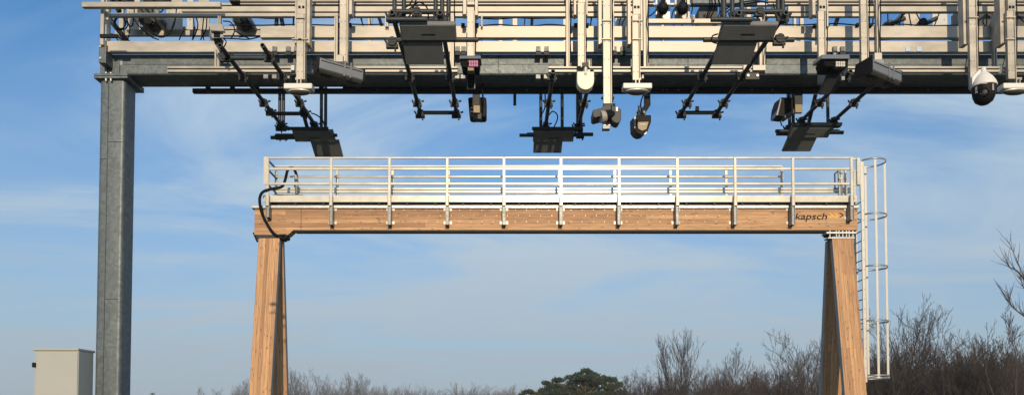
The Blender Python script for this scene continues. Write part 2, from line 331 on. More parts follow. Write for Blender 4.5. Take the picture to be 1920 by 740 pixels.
def channel(x0, x1, y0, y1, Yp): return pbox(MB(), x0, x1, y0, y1, Yp, .11).build('post_channel', 'aluminium', sg, .003)
for a in ((556, 572, 27, 149), (637, 652, -40, 118), (876, 890, 20, 106), (1083.5, 1098, 5, 124), (1131, 1147, -40, 195), (1186, 1200.5, 27, 150), (1535, 1549, 21, 156), (1614, 1628, -40, 116), (1818, 1833, -40, 165), (1889.5, 1905, 20, 148)):
    post(*a)
for a in ((553, 556.5, -40, 84), (575, 581, -40, 84), (654.5, 660, -40, 27), (868, 874.5, -40, 27), (890.5, 896, -40, 29), (1076, 1080.5, -40, 28), (1099, 1102, -40, 28), (1122, 1128.5, -40, 83), (1148, 1151.5, -40, 95), (1177, 1183, -40, 83), (1201, 1205, -40, 95), (1523, 1529, -40, 28), (1550, 1553, -40, 50), (1806, 1815, -40, 83), (1875, 1884, -40, 83)):
    channel(*a, YP + .06)
for x0, x1, y0, y1 in ((557, 573, -10, 27), (1187, 1201, -10, 27), (1890, 1904, -10, 20), (876, 890, 3, 9), (1084, 1098, -40, 5), (1535, 1549, -40, 21)):
    o = pbox(MB(), x0, x1, y0, y1, YP + .01, .06).build('post_head', 'aluminium', sg, .003)
    if y1 > 15:
        for q in (.28, .72): pbox(MB(), x0 + (x1 - x0) * q - 2.2, x0 + (x1 - x0) * q + 2.2, 11, 16, YP + .006, .01).build('slot', 'black_plastic', o)
for x, y in ((556, 73), (568, 73), (1137, 73), (1194, 73), (1896, 73), (1138, 38), (1196, 38), (1826, 32), (1896, 32), (563, 33)):
    o = pbox(MB(), x - 9, x + 9, y - 1, y + 1.2, YP - .02, .03).build('post_clamp', 'aluminium', sg, .002)
for x, y in ((636, 45), (655, 45), (868, 45.5), (894, 45.5), (1080, 45.5), (1101, 45.5), (1530, 47), (1553, 46), (1610, 45), (1634, 46)):
    pbox(MB(), x - 3.5, x + 3.5, y - 2.2, y + 2.2, YR - .05, .045).build('clip', 'black_plastic', sg, .003)
for x in (514.5, 540, 555.5, 858, 869, 1009.5, 1025, 1152, 1168, 1566, 1580.5):
    o = pbox(MB(), x - 4, x + 4, 87, 96, YR - .03, .04).build('beam_clip', 'zinc_steel', sg, .003); pbox(MB(), x - 5, x + 5, 96, 103, YR - .02, .05).build('clip_foot', 'dark_steel', o)
for x in (498, 514, 538.5, 857, 868, 1009, 1024, 1203, 1580):
    pbox(MB(), x - 4.5, x + 4.5, 139.5, 147.5, YB - .03, .1).build('beam_lug', 'zinc_mid', sg, .004)
for x in (1698, 1719): pbox(MB(), x, x + 8.5, 88, 96.5, YR - .006, .01).build('reflective_tape', 'tape_blue', sg)
for x0, x1, m in ((545, 552, 'alu_white'), (1412, 1436, 'aluminium'), (1394, 1408, 'aluminium')): pbox(MB(), x0, x1, 122, 132, YT - .03, .04).build('junction_cover', m, sg, .003)
o = pbox(MB(), 1398, 1424, 136, 149, YT - .05, .1).build('junction_box', 'camera_mid', sg, .006)
for x in (1402.5, 1420): c = P(x, 142, YT - .05); MB().tube([c, c - Vector((0, .012, 0))], .018, 8).build('bolt', 'alu_white', o)
for x in (709, 988, 1050, 1242, 1250, 1272, 1410, 1448, 1678, 1740): c = P(x, 168.5, 9.89); MB().tube([c, c - Vector((0, .008, 0))], .008, 6).build('bolt', 'alu_white', sg)
# vertical stub hanging behind the beam
pbox(MB(), 962.5, 968, 150, 196, 10.1, .04).build('hanging_stub', 'tube_steel', sg)

# ------------------------------------------------------------------ antennas on tube arms
ZT = Z(130, YT) - .08                                                 # height of the tube arms
def yat(z, y):                                                        # distance at which height z shows at photo row y
    lo, hi = 3.0, 40.0
    for _ in range(50):
        m_ = (lo + hi) / 2
        if Z(y, m_) > z: hi = m_
        else: lo = m_
    return lo
TR = 0.027
def clamp(mb, c, s=1.0, seed=0):
    """scaffold swivel coupler: two half shells, a bolt eye and a wing nut"""
    rnd = random.Random(seed); c = Vector(c)
    mb.tube([c + Vector((-.036 * s, 0, 0)), c + Vector((.036 * s, 0, 0))], .042 * s, 10)
    mb.tube([c + Vector((0, -.036 * s, .0)), c + Vector((0, .036 * s, 0))], .044 * s, 10)
    mb.box(c.x - .06 * s, c.x + .055 * s, c.y - .02 * s, c.y + .02 * s, c.z - .058 * s, c.z - .02 * s)
    mb.tube([c + Vector((-.05 * s, 0, -.02)), c + Vector((-.075 * s, 0, .03 * s))], .011, 6)
    mb.tube([c + Vector((.03 * s, -.02, -.05 * s)), c + Vector((.03 * s, -.02, -.095 * s))], .011, 6)
    mb.tube([c + Vector((.05 * s, 0, .01)), c + Vector((.085 * s, 0, .02 * s))], .012, 6)
TILT = R(26)
def antenna(label, xa, xb, y0, y1, Yp, px0, mirror, front, Lw=.305):
    """xa, xb: the two tube arms; Yp: where the panel's upper edge is; px0: panel's left end in metres"""
    t = thing('antenna', label, 'antenna', (px0 + .3, Yp, ZT - .3), 'flat toll antennas on tube arms')
    for x in (xa, xb): MB().pipe((x, y0, ZT), (x, y1, ZT), TR).build('arm_tube', 'tube_steel', t)
    D = Vector((0, math.cos(TILT), -math.sin(TILT))); Nn = Vector((0, -math.sin(TILT), -math.cos(TILT))); Xv = Vector((1, 0, 0))
    W, U, Wl = .595, .205, .425
    c0 = Vector((px0, Yp, ZT - .045 - .06))
    # upper housing with chamfered rim, lower thinner plate
    def plate(x0, x1, d0, d1, th, back, ch):
        mb = MB(); o_ = c0 - Nn * back
        a = [o_ + Xv * x + D * d for x, d in ((x0, d0), (x1, d0), (x1, d1), (x0, d1))]
        b = [o_ + Xv * x + D * d + Nn * (th - ch) for x, d in ((x0, d0), (x1, d0), (x1, d1), (x0, d1))]
        e = [o_ + Xv * x + D * d + Nn * th for x, d in ((x0 + ch, d0 + ch), (x1 - ch, d0 + ch), (x1 - ch, d1 - ch), (x0 + ch, d1 - ch))]
        fs = [(3, 2, 1, 0), (8, 9, 10, 11)]
        for k in range(4): fs += [(k, (k + 1) % 4, 4 + (k + 1) % 4, 4 + k), (4 + k, 4 + (k + 1) % 4, 8 + (k + 1) % 4, 8 + k)]
        mb.add(a + b + e, fs); return mb
    up = plate(0, W, 0, U, .055, .055, .014).build('upper_housing', 'panel_plastic', t, .006)
    l0 = (W - Wl + .05) if mirror else .012
    lo = plate(l0, l0 + Wl, U - .02, U + Lw, .03, .045, .006).build('lower_plate', 'panel_plastic', t, .004)
    mb = MB(); mb.obox(c0 + Xv * W * .5 + D * (U * .58) + Nn * .0005, Xv * .075, D * .006, Nn * .002); mb.build('slot', 'panel_slot', up)
    # two cross tubes behind the panel and couplers to the arms
    sA = -.10 if not mirror else -.16; sB = .06
    if front: spans = ((-.13, .30, .0), (-.15, W + .23, U))
    else: spans = ((-.11 if mirror else -.02, W * .9 if mirror else W + .10, -.02), (sA - .1, W + .12 if not mirror else W + .04, U * .45)) 
    for a, b, d in spans:
        p = c0 + Xv * a + (Vector((0, -.03, .035)) if d < .05 else D * d - Nn * .028); MB().pipe(p, p + Xv * (b - a), TR * .92).build('cross_tube', 'tube_steel', t)
    bx = MB(); bx.obox(c0 + Xv * W * .5 + D * U * .5 - Nn * .085, Xv * .12, D * .09, Nn * .03); bx.build('bracket', 'dark_steel', t, .004)
    k = 0
    for x in (xa, xb):
        for yy in (max(Yp + .02, y0 + .1), YT + .02, 9.92):
            if y0 - .05 < yy < y1 + .1:
                cl = MB(); clamp(cl, (x, yy, ZT + .005), 1.0, k); cl.build('coupler', 'dark_steel', t); k += 1
        h = MB(); xx = min(max(x, px0 - .05), px0 + W + .05)
        h.tube([(x, Yp + .03, ZT), (xx, Yp + .05, c0.z + .06)], .03, 8); h.build('hanger', 'dark_steel', t)
    return t
def ends(xl_, xr_, y, yfrom): Y = yat(ZT, y); return X(xl_, y, Y), X(xr_, y, Y), Y
Ya = yat(ZT, 85); Yr = yat(ZT, 241); Yf = yat(ZT, 24); Yrf = yat(ZT, 213)
rear_p = yat(ZT - .105, 247); front_p = yat(ZT - .105, 46)
a1 = antenna('dark flat antenna hanging lowest at far left, above the walkway rail end', X(412, 85, Ya), X(492, 85, Ya), Ya, Yr + .05, rear_p, X(547, 247, rear_p), True, False)
a2 = antenna('large dark grey antenna in front of the beam beside the pink-lit camera', X(735, 24, Yf), X(825, 24, Yf), Yf, Yrf, front_p, X(748, 46, front_p), False, True)
y3 = yat(ZT, 134)
a3 = antenna('dark flat antenna below the beam centre, left of the cream rounded cover', X(1031, 178, yat(ZT, 178)), X(1099, 178, yat(ZT, 178)), y3, Yr, rear_p, X(1000, 247, rear_p), False, False, .225)
a4 = antenna('large dark grey antenna in front of the beam on the right half', X(1386, 23, Yf), X(1474, 23, Yf), Yf, Yrf, front_p, X(1355, 46, front_p), False, True)
a5 = antenna('dark flat antenna below the beam at right, above the walkway gate end', X(1551, 178, yat(ZT, 178)), X(1617, 178, yat(ZT, 178)), y3, Yr - .12, yat(ZT - .105, 239), X(1485, 239, yat(ZT - .105, 239)), False, False, .27)
# extra tubes of each antenna frame
def tube_to(t, p, q, r=TR, name='brace_tube', m='tube_steel'): MB().pipe(p, q, r).build(name, m, t)
def coup(t, c, s=1.0): mb = MB(); clamp(mb, c, s); mb.build('coupler', 'dark_steel', t)
p = P(428, 109, yat(ZT, 109) - .02); q = P(503, 109, yat(ZT, 109) - .02); tube_to(a1, p, q); coup(a1, p + Vector((-.03, 0, .02)), 1.1); coup(a1, q + Vector((.02, 0, .02)), 1.1)
Yx = yat(ZT, 213); tube_to(a1, P(512, 213, Yx), P(573, 213, Yx)); coup(a1, P(507, 209, Yx)); coup(a1, P(572, 211, Yx))
for x in (525, 532, 603, 611): MB().pipe(P(x, 120, Yr + .12), (X(x, 180, Yr + .12), Yr + .12, Z(243, Yr + .12)), .024).build('drop_tube', 'tube_steel', a1)
tube_to(a1, P(559, 178, 9.85), P(577, 243, Yr)); coup(a1, P(525, 238, Yr)); coup(a1, P(523, 256, Yr), .8); coup(a1, P(534, 256, Yr), .8); tube_to(a1, P(508, 258, Yr - .02), P(556, 258, Yr - .02))
# front antenna frames: rear cross bars, rising tubes
for t, xa, xb in ((a2, X(735, 24, Yf), X(825, 24, Yf)), (a4, X(1386, 23, Yf), X(1474, 23, Yf))):
    tube_to(t, (xa, Yrf - .03, ZT), (xb, Yrf - .03, ZT)); coup(t, (xa, Yrf - .03, ZT - .01), 1.1); coup(t, (xb, Yrf - .03, ZT - .01), 1.1)
    yf2 = Yf + .1; tube_to(t, (xa, yf2, ZT + .065), (xb, yf2, ZT + .065)); coup(t, (xa, Yf + .095, ZT + .02), 1.1); coup(t, (xb, Yf + .095, ZT + .02), 1.1)
    coup(t, ((xa + xb) / 2, yf2 - .01, ZT + .06), .9)
    for dx in ((.0, .10, .44, .51) if t is a2 else (-.02, .08, .47, .52)): MB().pipe((xa + dx, Yf + .17, ZT - .02), (xa + dx, Yf + .17, ZT + .42), .024).build('riser_tube', 'tube_steel', t)
MB().pipe((X(841, 30, 7.9), 7.9, Z(46, 7.9)), (X(841, 30, 7.9), 7.9, Z(-40, 7.9)), .024).build('riser_tube', 'tube_steel', a2)
MB().pipe((X(1357, 30, 7.9), 7.9, Z(46, 7.9)), (X(1357, 30, 7.9), 7.9, Z(-40, 7.9)), .03).build('riser_tube', 'tube_steel', a4)
coup(a2, P(736, 80, front_p + .1), 1.1); coup(a4, P(1461, 74, front_p + .1), 1.1)
p = P(1307, 213, Yrf - .05); MB().box(p.x - .025, p.x + .025, p.y - .02, p.y + .02, ZT + .02, ZT + .075).build('sensor_clip', 'zinc_bright', a4)
for t, xs in ((a3, (1014, 1054, 1083, 1089)), (a5, (1480, 1487, 1552))):
    for x in xs: MB().pipe((X(x, 200, Yr + .1), Yr + .1, Z(130, Yr + .1)), (X(x, 200, Yr + .1), Yr + .1, Z(238 if x != 1054 else 237, Yr + .1)), .024).build('drop_tube', 'tube_steel', t)
tube_to(a3, P(1026, 243, Yr), P(1093, 243, Yr)); coup(a3, P(1084, 238, Yr), 1.2); coup(a3, P(1088, 252, Yr), 1.0); tube_to(a3, P(1075, 252, Yr - .02), P(1112, 252, Yr - .02)); tube_to(a3, P(988, 252, Yr), P(1003, 252, Yr))
coup(a5, P(1478, 240, Yr - .1), 1.0); coup(a5, P(1556, 234, Yr - .12), 1.0); tube_to(a5, P(1560, 237, Yr - .1), P(1572, 237, Yr - .1)); tube_to(a5, P(1456, 251, Yr - .1), P(1480, 251, Yr - .1)); tube_to(a5, P(1555, 248.5, Yr - .1), P(1581, 248.5, Yr - .1)); tube_to(a5, P(1530, 174, 9.86), P(1516, 232, Yr - .1))

# ------------------------------------------------------------------ instruments
def cyl(p, q, r, n=14): return MB().tube([p, q], r, n)
def saucer(label, x0, x1, y0, y1, Yc, xp):
    """flat white housing with a shallow clear dome below"""
    t = thing('dome_sensor', label, 'sensor', P((x0 + x1) / 2, y1, Yc + .15), 'flat white dome sensors under posts')
    pbox(MB(), x0, x1, y0, y1, Yc, .13).build('housing', 'camera_white', t, .012)
    c = P((x0 + x1) / 2, y1, Yc); c.y = Yc + .068; r = (X(x1, y1, Yc) - X(x0, y1, Yc)) * .40
    def oval(prof, nm, m):
        mb = MB().lathe(c, prof, 28); mb.v = [(a_, c.y + (b_ - c.y) * .5, z_) for a_, b_, z_ in mb.v]; mb.build(nm, m, t)
    oval([(r * .97, .0), (r * .96, -.02), (r * .84, -.034), (r * .5, -.046), (.001, -.05)], 'dome', 'clear_dome')
    oval([(r * 1.0, .0), (r * 1.03, -.008), (r * .99, -.016)], 'dome_ring', 'alu_white')
    for s in (-3.3, 3.3): pbox(MB(), xp + s - 1, xp + s + 1, 147, y0 + .5, Yc + .12, .03).build('stem', 'aluminium', t)
    pbox(MB(), xp - 7, xp + 7, 145, 150, YP + .01, .2).build('stem_bracket', 'aluminium', t, .003)
saucer('flat white sensor with clear dome, left one beside the left floodlight', 531.5, 585, 155.5, 166, 8.80, 560.5)
saucer('flat white sensor with clear dome, right of the long camera post', 1168.5, 1223, 155, 165.5, 8.80, 1195.5)
saucer('flat white sensor with clear dome, cut off at the right picture edge', 1882, 1938, 155, 165.5, 8.80, 1909.5)

def floodlight(label, c, ln, yaw, group):
    t = thing('floodlight', label, 'floodlight', c, group)
    a = Vector((math.cos(yaw), math.sin(yaw), -.06)).normalized()       # long axis, leaving the camera to the right
    f = Vector((math.sin(yaw), -math.cos(yaw), -.0)); f = (f - a * f.dot(a)).normalized(); u = a.cross(-f) if a.cross(-f).z > 0 else a.cross(f)
    prof = [(-.10, .085), (.06, .10), (.10, .075), (.105, -.06), (.07, -.085), (-.12, -.05)]
    sec = [c - a * ln / 2 + f * p_ + u * q_ for p_, q_ in prof]
    MB().prism(sec, a * ln).build('body', 'camera_mid', t, .006)
    front = MB(); front.obox(c + f * .107 + u * .008, a * (ln / 2 - .005), f * .004, u * .058); front.build('front_cover', 'lamp_grey', t, .003)
    for s in (-1, 1):
        MB().prism([c + a * s * ln / 2 + f * p_ * 1.08 + u * q_ * 1.08 for p_, q_ in prof], a * s * .018).build('end_cap', 'black_plastic', t, .004)
        e = MB(); e.obox(c + a * s * ln * .3 - u * .079 + f * .03, a * .06, f * .035, u * .006); e.build('window', 'glass_black', t)
    for s in (.06, .2):
        h = MB(); h.obox(c + a * ln * s + f * .113 + u * .02, a * .01, f * .004, u * .09); h.build('strap', 'lamp_grey', t)
    ln_ = MB(); ln_.obox(c + f * .113 + u * .04, a * (ln / 2 - .02), f * .002, u * .004); ln_.build('groove', 'black_plastic', t)
    return t
c = P(636, 138, 8.62); t = floodlight('long grey floodlight tilted to the right, left one', c, .52, R(28), 'long grey floodlights')
pbox(MB(), 629, 643, 103, 116, 8.75, .05).build('bracket_plate', 'aluminium', t, .003); pbox(MB(), 625, 650, 115, 130, 8.73, .05).build('yoke', 'camera_mid', t, .006)
c = P(1648, 141, 8.62); t = floodlight('long grey floodlight tilted to the right, right one', c, .52, R(28), 'long grey floodlights')
pbox(MB(), 1640, 1654, 99, 112, 8.8, .05).build('bracket_plate', 'aluminium', t, .003); pbox(MB(), 1636, 1658, 111, 128, 8.78, .05).build('yoke', 'lamp_grey', t, .006)

# cream U-shaped cover
t = thing('radar_cover', 'cream round-bottomed cover hanging from a post above the centre antenna', 'sensor', P(1098, 168, 8.84))
pts = [P(1082, 134, 8.78)] + [P(1098 + 16 * math.cos(a), 152 + 16 * math.sin(a), 8.78) for a in [math.pi - k * math.pi / 12 for k in range(13)]] + [P(1114, 134, 8.78)]
MB().prism(pts, (0, .12, 0)).build('cover', 'cream_cover', t, .008)
pbox(MB(), 1095, 1101, 136, 141, 8.776, .006).build('sticker', 'camera_grey', t)
pbox(MB(), 1090, 1105, 117, 125, 8.82, .05).build('bracket', 'camera_mid', t, .004)
for x in (1089.5, 1104): pbox(MB(), x, x + 1.6, 113, 126, 8.8, .03).build('bracket_ear', 'aluminium', t)
MB().tube([P(1098, 124, 8.85), P(1098, 136, 8.85)], .025, 10).build('pivot', 'alu_white', t)

# grey hooded camera at the foot of the long post
Yc = 8.82
t = thing('hooded_camera', 'grey camera with side wing hood at foot of the longest post', 'camera', P(1140, 240, Yc + .1))
MB().prism([P(x, y, Yc) for x, y in ((1111.5, 206), (1128, 202), (1133, 197), (1146, 196), (1146, 214), (1132, 216), (1116, 220.5), (1112, 218))], (0, .22, 0)).build('wing_hood', 'camera_mid', t, .006)
sec = [P(1147 + 0, y, Yc - .03) for y in (197,)] + [P(x, y, Yc - .03) for x, y in ((1153, 199), (1164.5, 204), (1165, 222), (1161, 229.5), (1157, 231), (1151, 228.5), (1146.5, 224))]
MB().prism(sec, (0, .16, 0)).build('end_shell', 'camera_mid', t, .008)
MB().tube([P(1126, 220, Yc + .02), P(1151, 216.5, Yc + .05)], .072, 18).build('lens_drum', 'camera_grey', t)
MB().tube([P(1135, 219, Yc + .01), P(1148, 217, Yc + .04)], .076, 18).build('lens_window', 'glass_black', t)
pbox(MB(), 1130, 1144, 235, 241.5, Yc + .06, .08).build('foot_box', 'lamp_grey', t, .004); pbox(MB(), 1131, 1145, 229.5, 235.5, Yc + .06, .07).build('foot_bracket', 'alu_white', t, .004)
pbox(MB(), 1155, 1158.5, 201, 208, Yc - .035, .008).build('sticker', 'alu_white', t)
pbox(MB(), 1132, 1150, 193.5, 198, Yc + .01, .1).build('bracket', 'dark_steel', t, .003)
for x, y in ((1129.5, 182), (1150, 182), (1152, 195)): pbox(MB(), x - 1.5, x + 2, y - 1.5, y + 1.5, YP - .01, .05).build('bolt', 'dark_steel', t)

# open-nosed black camera
Yc = 9.5
t = thing('black_camera', 'black camera with tan lens plate below the middle white sensor', 'camera', P(1205, 252, Yc + .2))
nose = [(1188.5, 219), (1192, 215.5), (1221, 215.5), (1221, 228), (1214.5, 246), (1209, 251.5), (1202, 253), (1195, 250), (1189.5, 243)]
MB().prism([P(x, y, Yc) for x, y in nose], (0, .32, .06)).build('housing', 'black_plastic', t, .008)
MB().prism([P(x, y, Yc - .012) for x, y in ((1195, 229), (1216, 228.5), (1212, 242), (1204, 245), (1197, 241))], (0, .01, 0)).build('lens_plate', 'brass_tan', t)
pbox(MB(), 1200, 1211, 231.5, 235, Yc - .016, .005).build('label_strip', 'camera_grey', t)
MB().prism([P(x, y, Yc - .004) for x, y in ((1188.4, 220), (1192, 216), (1192.5, 236), (1189.5, 241))], (0, .01, 0)).build('side_trim', 'lamp_grey', t)
MB().prism([P(x, y, Yc - .006) for x, y in ((1207, 252), (1213.5, 246), (1211, 251))], (0, .01, 0)).build('nose_trim', 'alu_white', t)
MB().prism([P(x, y, Yc + .1) for x, y in ((1208, 165), (1219, 165), (1220, 196), (1212, 208), (1204, 208), (1203, 203), (1209, 196))], (0, .06, 0)).build('arm', 'black_plastic', t, .004)
MB().prism([P(x, y, Yc + .08) for x, y in ((1195, 207), (1211, 206), (1210, 217), (1199, 217))], (0, .08, 0)).build('bracket', 'dark_steel', t, .003)
for x in (1202, 1208): MB().tube([P(x, 210, Yc + .075), P(x, 210, Yc + .06)], .014, 8).build('bolt', 'alu_white', t)
MB().tube([P(1197.5, 198, Yc + .1), P(1197.5, 216, Yc + .1)], .012, 6).build('bolt', 'zinc_steel', t)
MB().tube(catmull([P(1206, 178, Yc + .05), P(1202, 190, Yc + .02), P(1201.5, 202, Yc + .02), P(1206, 216, Yc + .05)]), .009, 6).build('cable', 'cable_rubber', t)

# square camera seen from behind under the left antenna group
Yc = 9.95
t = thing('square_camera', 'square black camera with lit tan bracket hanging below the beam', 'camera', P(895, 224, Yc))
MB().prism([P(x, y, Yc) for x, y in ((877.5, 184), (881, 182), (909, 182), (912, 184.5), (912, 216), (909, 219), (883, 219), (880, 216))], (0, .2, 0)).build('housing', 'black_plastic', t, .01)
pbox(MB(), 886, 899.5, 166, 199, Yc - .08, .07).build('drop_arm', 'dark_steel', t, .004); pbox(MB(), 887.5, 900, 197.5, 211.5, Yc - .09, .04).build('bracket', 'brass_tan', t, .004)
pbox(MB(), 887, 902.5, 211.5, 223, Yc - .06, .12).build('foot', 'camera_mid', t, .006)
for x in (889.5, 902): MB().tube([P(x, 222, Yc), P(x, 230.5, Yc)], .004, 5).build('lead_wire', 'cable_rubber', t)
for x, y in ((885, 202), (885, 209)): MB().tube([P(x, y, Yc - .02), P(x, y, Yc - .06)], .012, 6).build('bolt', 'zinc_steel', t)

# infrared camera with pink lit window
Yc = 8.66
t = thing('infrared_camera', 'black visor camera with glowing pink window on the beam', 'camera', P(880, 132, Yc + .1))
def visor_camera(t, x0, x1, yt, ym, yb, Yc, led, lm, hood='lamp_grey'):
    w_ = x1 - x0
    a = [P(x0 + w_ * .02, yt, Yc + .06), P(x1 - w_ * .02, yt, Yc + .06), P(x1, ym, Yc), P(x0, ym, Yc)]
    b = [v + Vector((0, .26, .035)) for v in a]
    mb = MB(); mb.add(a + b, [(0, 1, 2, 3), (7, 6, 5, 4), (0, 4, 5, 1), (1, 5, 6, 2), (3, 2, 6, 7), (0, 3, 7, 4)]); mb.build('hood', hood, t, .006)
    MB().prism([P(x0 + w_ * .05, ym + .3, Yc + .03), P(x1 - w_ * .05, ym + .3, Yc + .03), P(x1 - w_ * .1, yb, Yc + .07), P(x0 + w_ * .14, yb, Yc + .07)], (0, .22, 0)).build('body', 'black_plastic', t, .004)
    ex0, ex1, ey0, ey1 = led
    for i in range(4):
        for j in range(2): pbox(MB(), ex0 + (ex1 - ex0) * (i + .1) / 4, ex0 + (ex1 - ex0) * (i + .9) / 4, ey0 + (ey1 - ey0) * (j + .06) / 2, ey0 + (ey1 - ey0) * (j + .94) / 2, Yc + .026, .02).build('light_cell', lm, t)
MAT['led_pink'].node_tree.nodes['Principled BSDF'].inputs['Emission Color'].default_value = (.5, .08, .28, 1); MAT['led_pink'].node_tree.nodes['Principled BSDF'].inputs['Emission Strength'].default_value = .12
visor_camera(t, 861, 902, 104.5, 110, 126, Yc, (879, 896.5, 113, 125), 'led_pink')
pbox(MB(), 876.5, 889, 125, 133, Yc + .05, .1).build('swivel', 'brass_tan', t, .008)
pbox(MB(), 876, 890.5, 135, 168, Yc + .35, .05).build('arm', 'black_plastic', t, .004)
MB().obox((P(883, 131, Yc + .2)), (.04, 0, 0), (0, .17, -.03), (0, 0, .025)).build('arm_joint', 'black_plastic', t, .004)
for x in (875.5, 889.5): pbox(MB(), x, x + 1.5, 138, 166, Yc + .34, .02).build('arm_rib', 'zinc_steel', t)

# second visor camera on the right post
Yc = 8.55
t = thing('visor_camera', 'grey visor camera with lamp row, left of the right floodlight', 'camera', P(1567, 140, Yc + .1))
visor_camera(t, 1540, 1594, 102.5, 110, 125, Yc, (1567, 1585, 115, 125), 'led_clear')
pbox(MB(), 1563, 1568, 99, 104, Yc + .09, .03).build('lifting_eye', 'lamp_grey', t, .003)
mb = MB(); mb.obox(P(1558, 148, Yc + .25), (.06, 0, 0), Vector((-.05, .10, -.14)) * 1.0, (0, .03, .025)); mb.build('arm', 'dark_steel', t, .006)
mb = MB(); mb.obox(P(1566, 131, Yc + .16), (.06, 0, 0), (0, .1, 0), (0, 0, .04)); mb.build('swivel', 'black_plastic', t, .008)
pbox(MB(), 1578, 1584, 143, 150, Yc + .2, .05).build('bolt_plate', 'lamp_grey', t)

# dark box camera below the right end of the beam
Yc = 9.95
t = thing('box_camera', 'open dark box camera beside tan bracket, upper left of right low antenna', 'camera', P(1480, 220, Yc))
MB().prism([P(x, y, Yc) for x, y in ((1464.5, 182.5), (1488, 183), (1488, 208), (1474, 219), (1457, 217), (1459, 198))], (0, .26, .03)).build('housing', 'black_plastic', t, .008)
MB().prism([P(x, y, Yc - .004) for x, y in ((1464, 183), (1465.5, 184), (1458.5, 216), (1455.5, 216))], (0, .2, 0)).build('side_trim', 'lamp_grey', t)
pbox(MB(), 1490, 1505, 160, 197, Yc - .06, .06).build('drop_arm', 'dark_steel', t, .004); pbox(MB(), 1491, 1504.5, 195.5, 211, Yc - .07, .05).build('bracket', 'brass_tan', t, .004)
mb = MB(); mb.obox(P(1482, 214, Yc + .02), (.1, 0, .07), (0, .06, 0), (-.015, 0, .02)); mb.build('swivel', 'camera_mid', t, .006)
pbox(MB(), 1476, 1480, 150, 186, Yc + .1, .03).build('rear_arm', 'zinc_steel', t)

# white box camera at the left
Yc = 8.72
t = thing('box_camera', 'pale grey box camera with black lens window, top left', 'camera', P(405, 95, Yc + .1))
a = [P(x, y, Yc) for x, y in ((393, 57), (418, 57.5), (419.5, 71), (398, 72))]; b = [P(x, y, Yc + .32) for x, y in ((391, 66), (411, 66), (412, 77), (395, 77))]
mb = MB(); mb.add(a + b, [(3, 2, 1, 0), (4, 5, 6, 7), (0, 1, 5, 4), (1, 2, 6, 5), (2, 3, 7, 6), (3, 0, 4, 7)]); mb.build('housing', 'camera_grey', t, .008)
a = [P(x, y, Yc - .05) for x, y in ((390, 44), (416, 45), (420.5, 59), (394, 57.5))]
mb = MB(); mb.prism(a, (0, .05, 0)); mb.build('sun_shield', 'camera_grey', t, .008)
pbox(MB(), 400.5, 412.5, 60.5, 70, Yc - .006, .01).build('lens_window', 'glass_black', t, .004)
MB().prism([P(x, y, Yc + .1) for x, y in ((399, 72), (416, 72), (414, 80), (418, 92), (411, 96), (402, 82))], (0, .07, 0)).build('bracket', 'camera_mid', t, .006)
MB().tube(catmull([P(418, 72, Yc), P(424, 78, Yc), P(420, 88, Yc + .05), P(412, 92, Yc + .05)]), .007, 6).build('cable', 'cable_rubber', t)

# dome camera at the right
Yc = 8.72
t = thing('dome_camera', 'white ball dome camera hanging below the beam at far right', 'camera', P(1845, 197, Yc))
pxm = X(1, 160, Yc) - X(0, 160, Yc); c = P(1844.5, 163, Yc)
MB().lathe(c, [(.001, 37.5 * pxm), (3.5 * pxm, 37 * pxm), (4.5 * pxm, 34 * pxm), (5 * pxm, 27 * pxm), (9 * pxm, 24 * pxm), (15 * pxm, 17 * pxm), (20 * pxm, 8 * pxm), (22.5 * pxm, 0.5 * pxm), (22 * pxm, -1 * pxm), (19 * pxm, -1.2 * pxm)], 28).build('cap', 'camera_white', t)
MB().lathe(c, [(19.6 * pxm, -1 * pxm), (19.8 * pxm, -9 * pxm), (18.5 * pxm, -19 * pxm), (15 * pxm, -27.5 * pxm), (8 * pxm, -33 * pxm), (.001, -34.5 * pxm)], 28).build('ball', 'black_plastic', t)
cb = c + Vector((0, 0, -14 * pxm)); n_ = (Vector((0.9, 0, CAMZ)) - cb).normalized(); n_.z *= .45; n_.normalize()
MB().lathe(cb + n_ * 18.2 * pxm, [(8 * pxm, -.03), (8.2 * pxm, .002), (7 * pxm, .010), (6.2 * pxm, .002), (.001, .001)], 20, n_).build('lens', 'glass_black', t)
MB().lathe(cb + n_ * 18.9 * pxm, [(4.5 * pxm, .0), (3 * pxm, .008), (.001, .009)], 16, n_).build('lens_glass', 'camera_mid', t)
for sg_ in (-1, 1):
    w_ = Vector((n_.x, n_.y, 0)).normalized(); w_.rotate(Matrix.Rotation(R(42) * sg_, 3, 'Z')); q = cb + w_ * 19.4 * pxm + Vector((0, 0, 5 * pxm)); e_ = w_.cross(Vector((0, 0, 1)))
    mb = MB(); mb.obox(q, e_ * 1.8 * pxm, w_ * .006, Vector((0, 0, 6 * pxm))); mb.build('side_window', 'camera_grey', t)
pbox(MB(), 1839, 1851, 155, 157, Yc - .172, .004).build('name_strip', 'camera_grey', t)
mb = MB(); mb.prism([P(x, y, Yc) for x, y in ((1823, 144), (1838, 129), (1841, 133), (1841, 140), (1826, 158), (1823, 158))], (0, .06, 0)); mb.build('wall_arm', 'camera_white', t, .008)
pbox(MB(), 1820, 1833, 136, 165, YP - .03, .03).build('mount_plate', 'alu_white', t, .003)

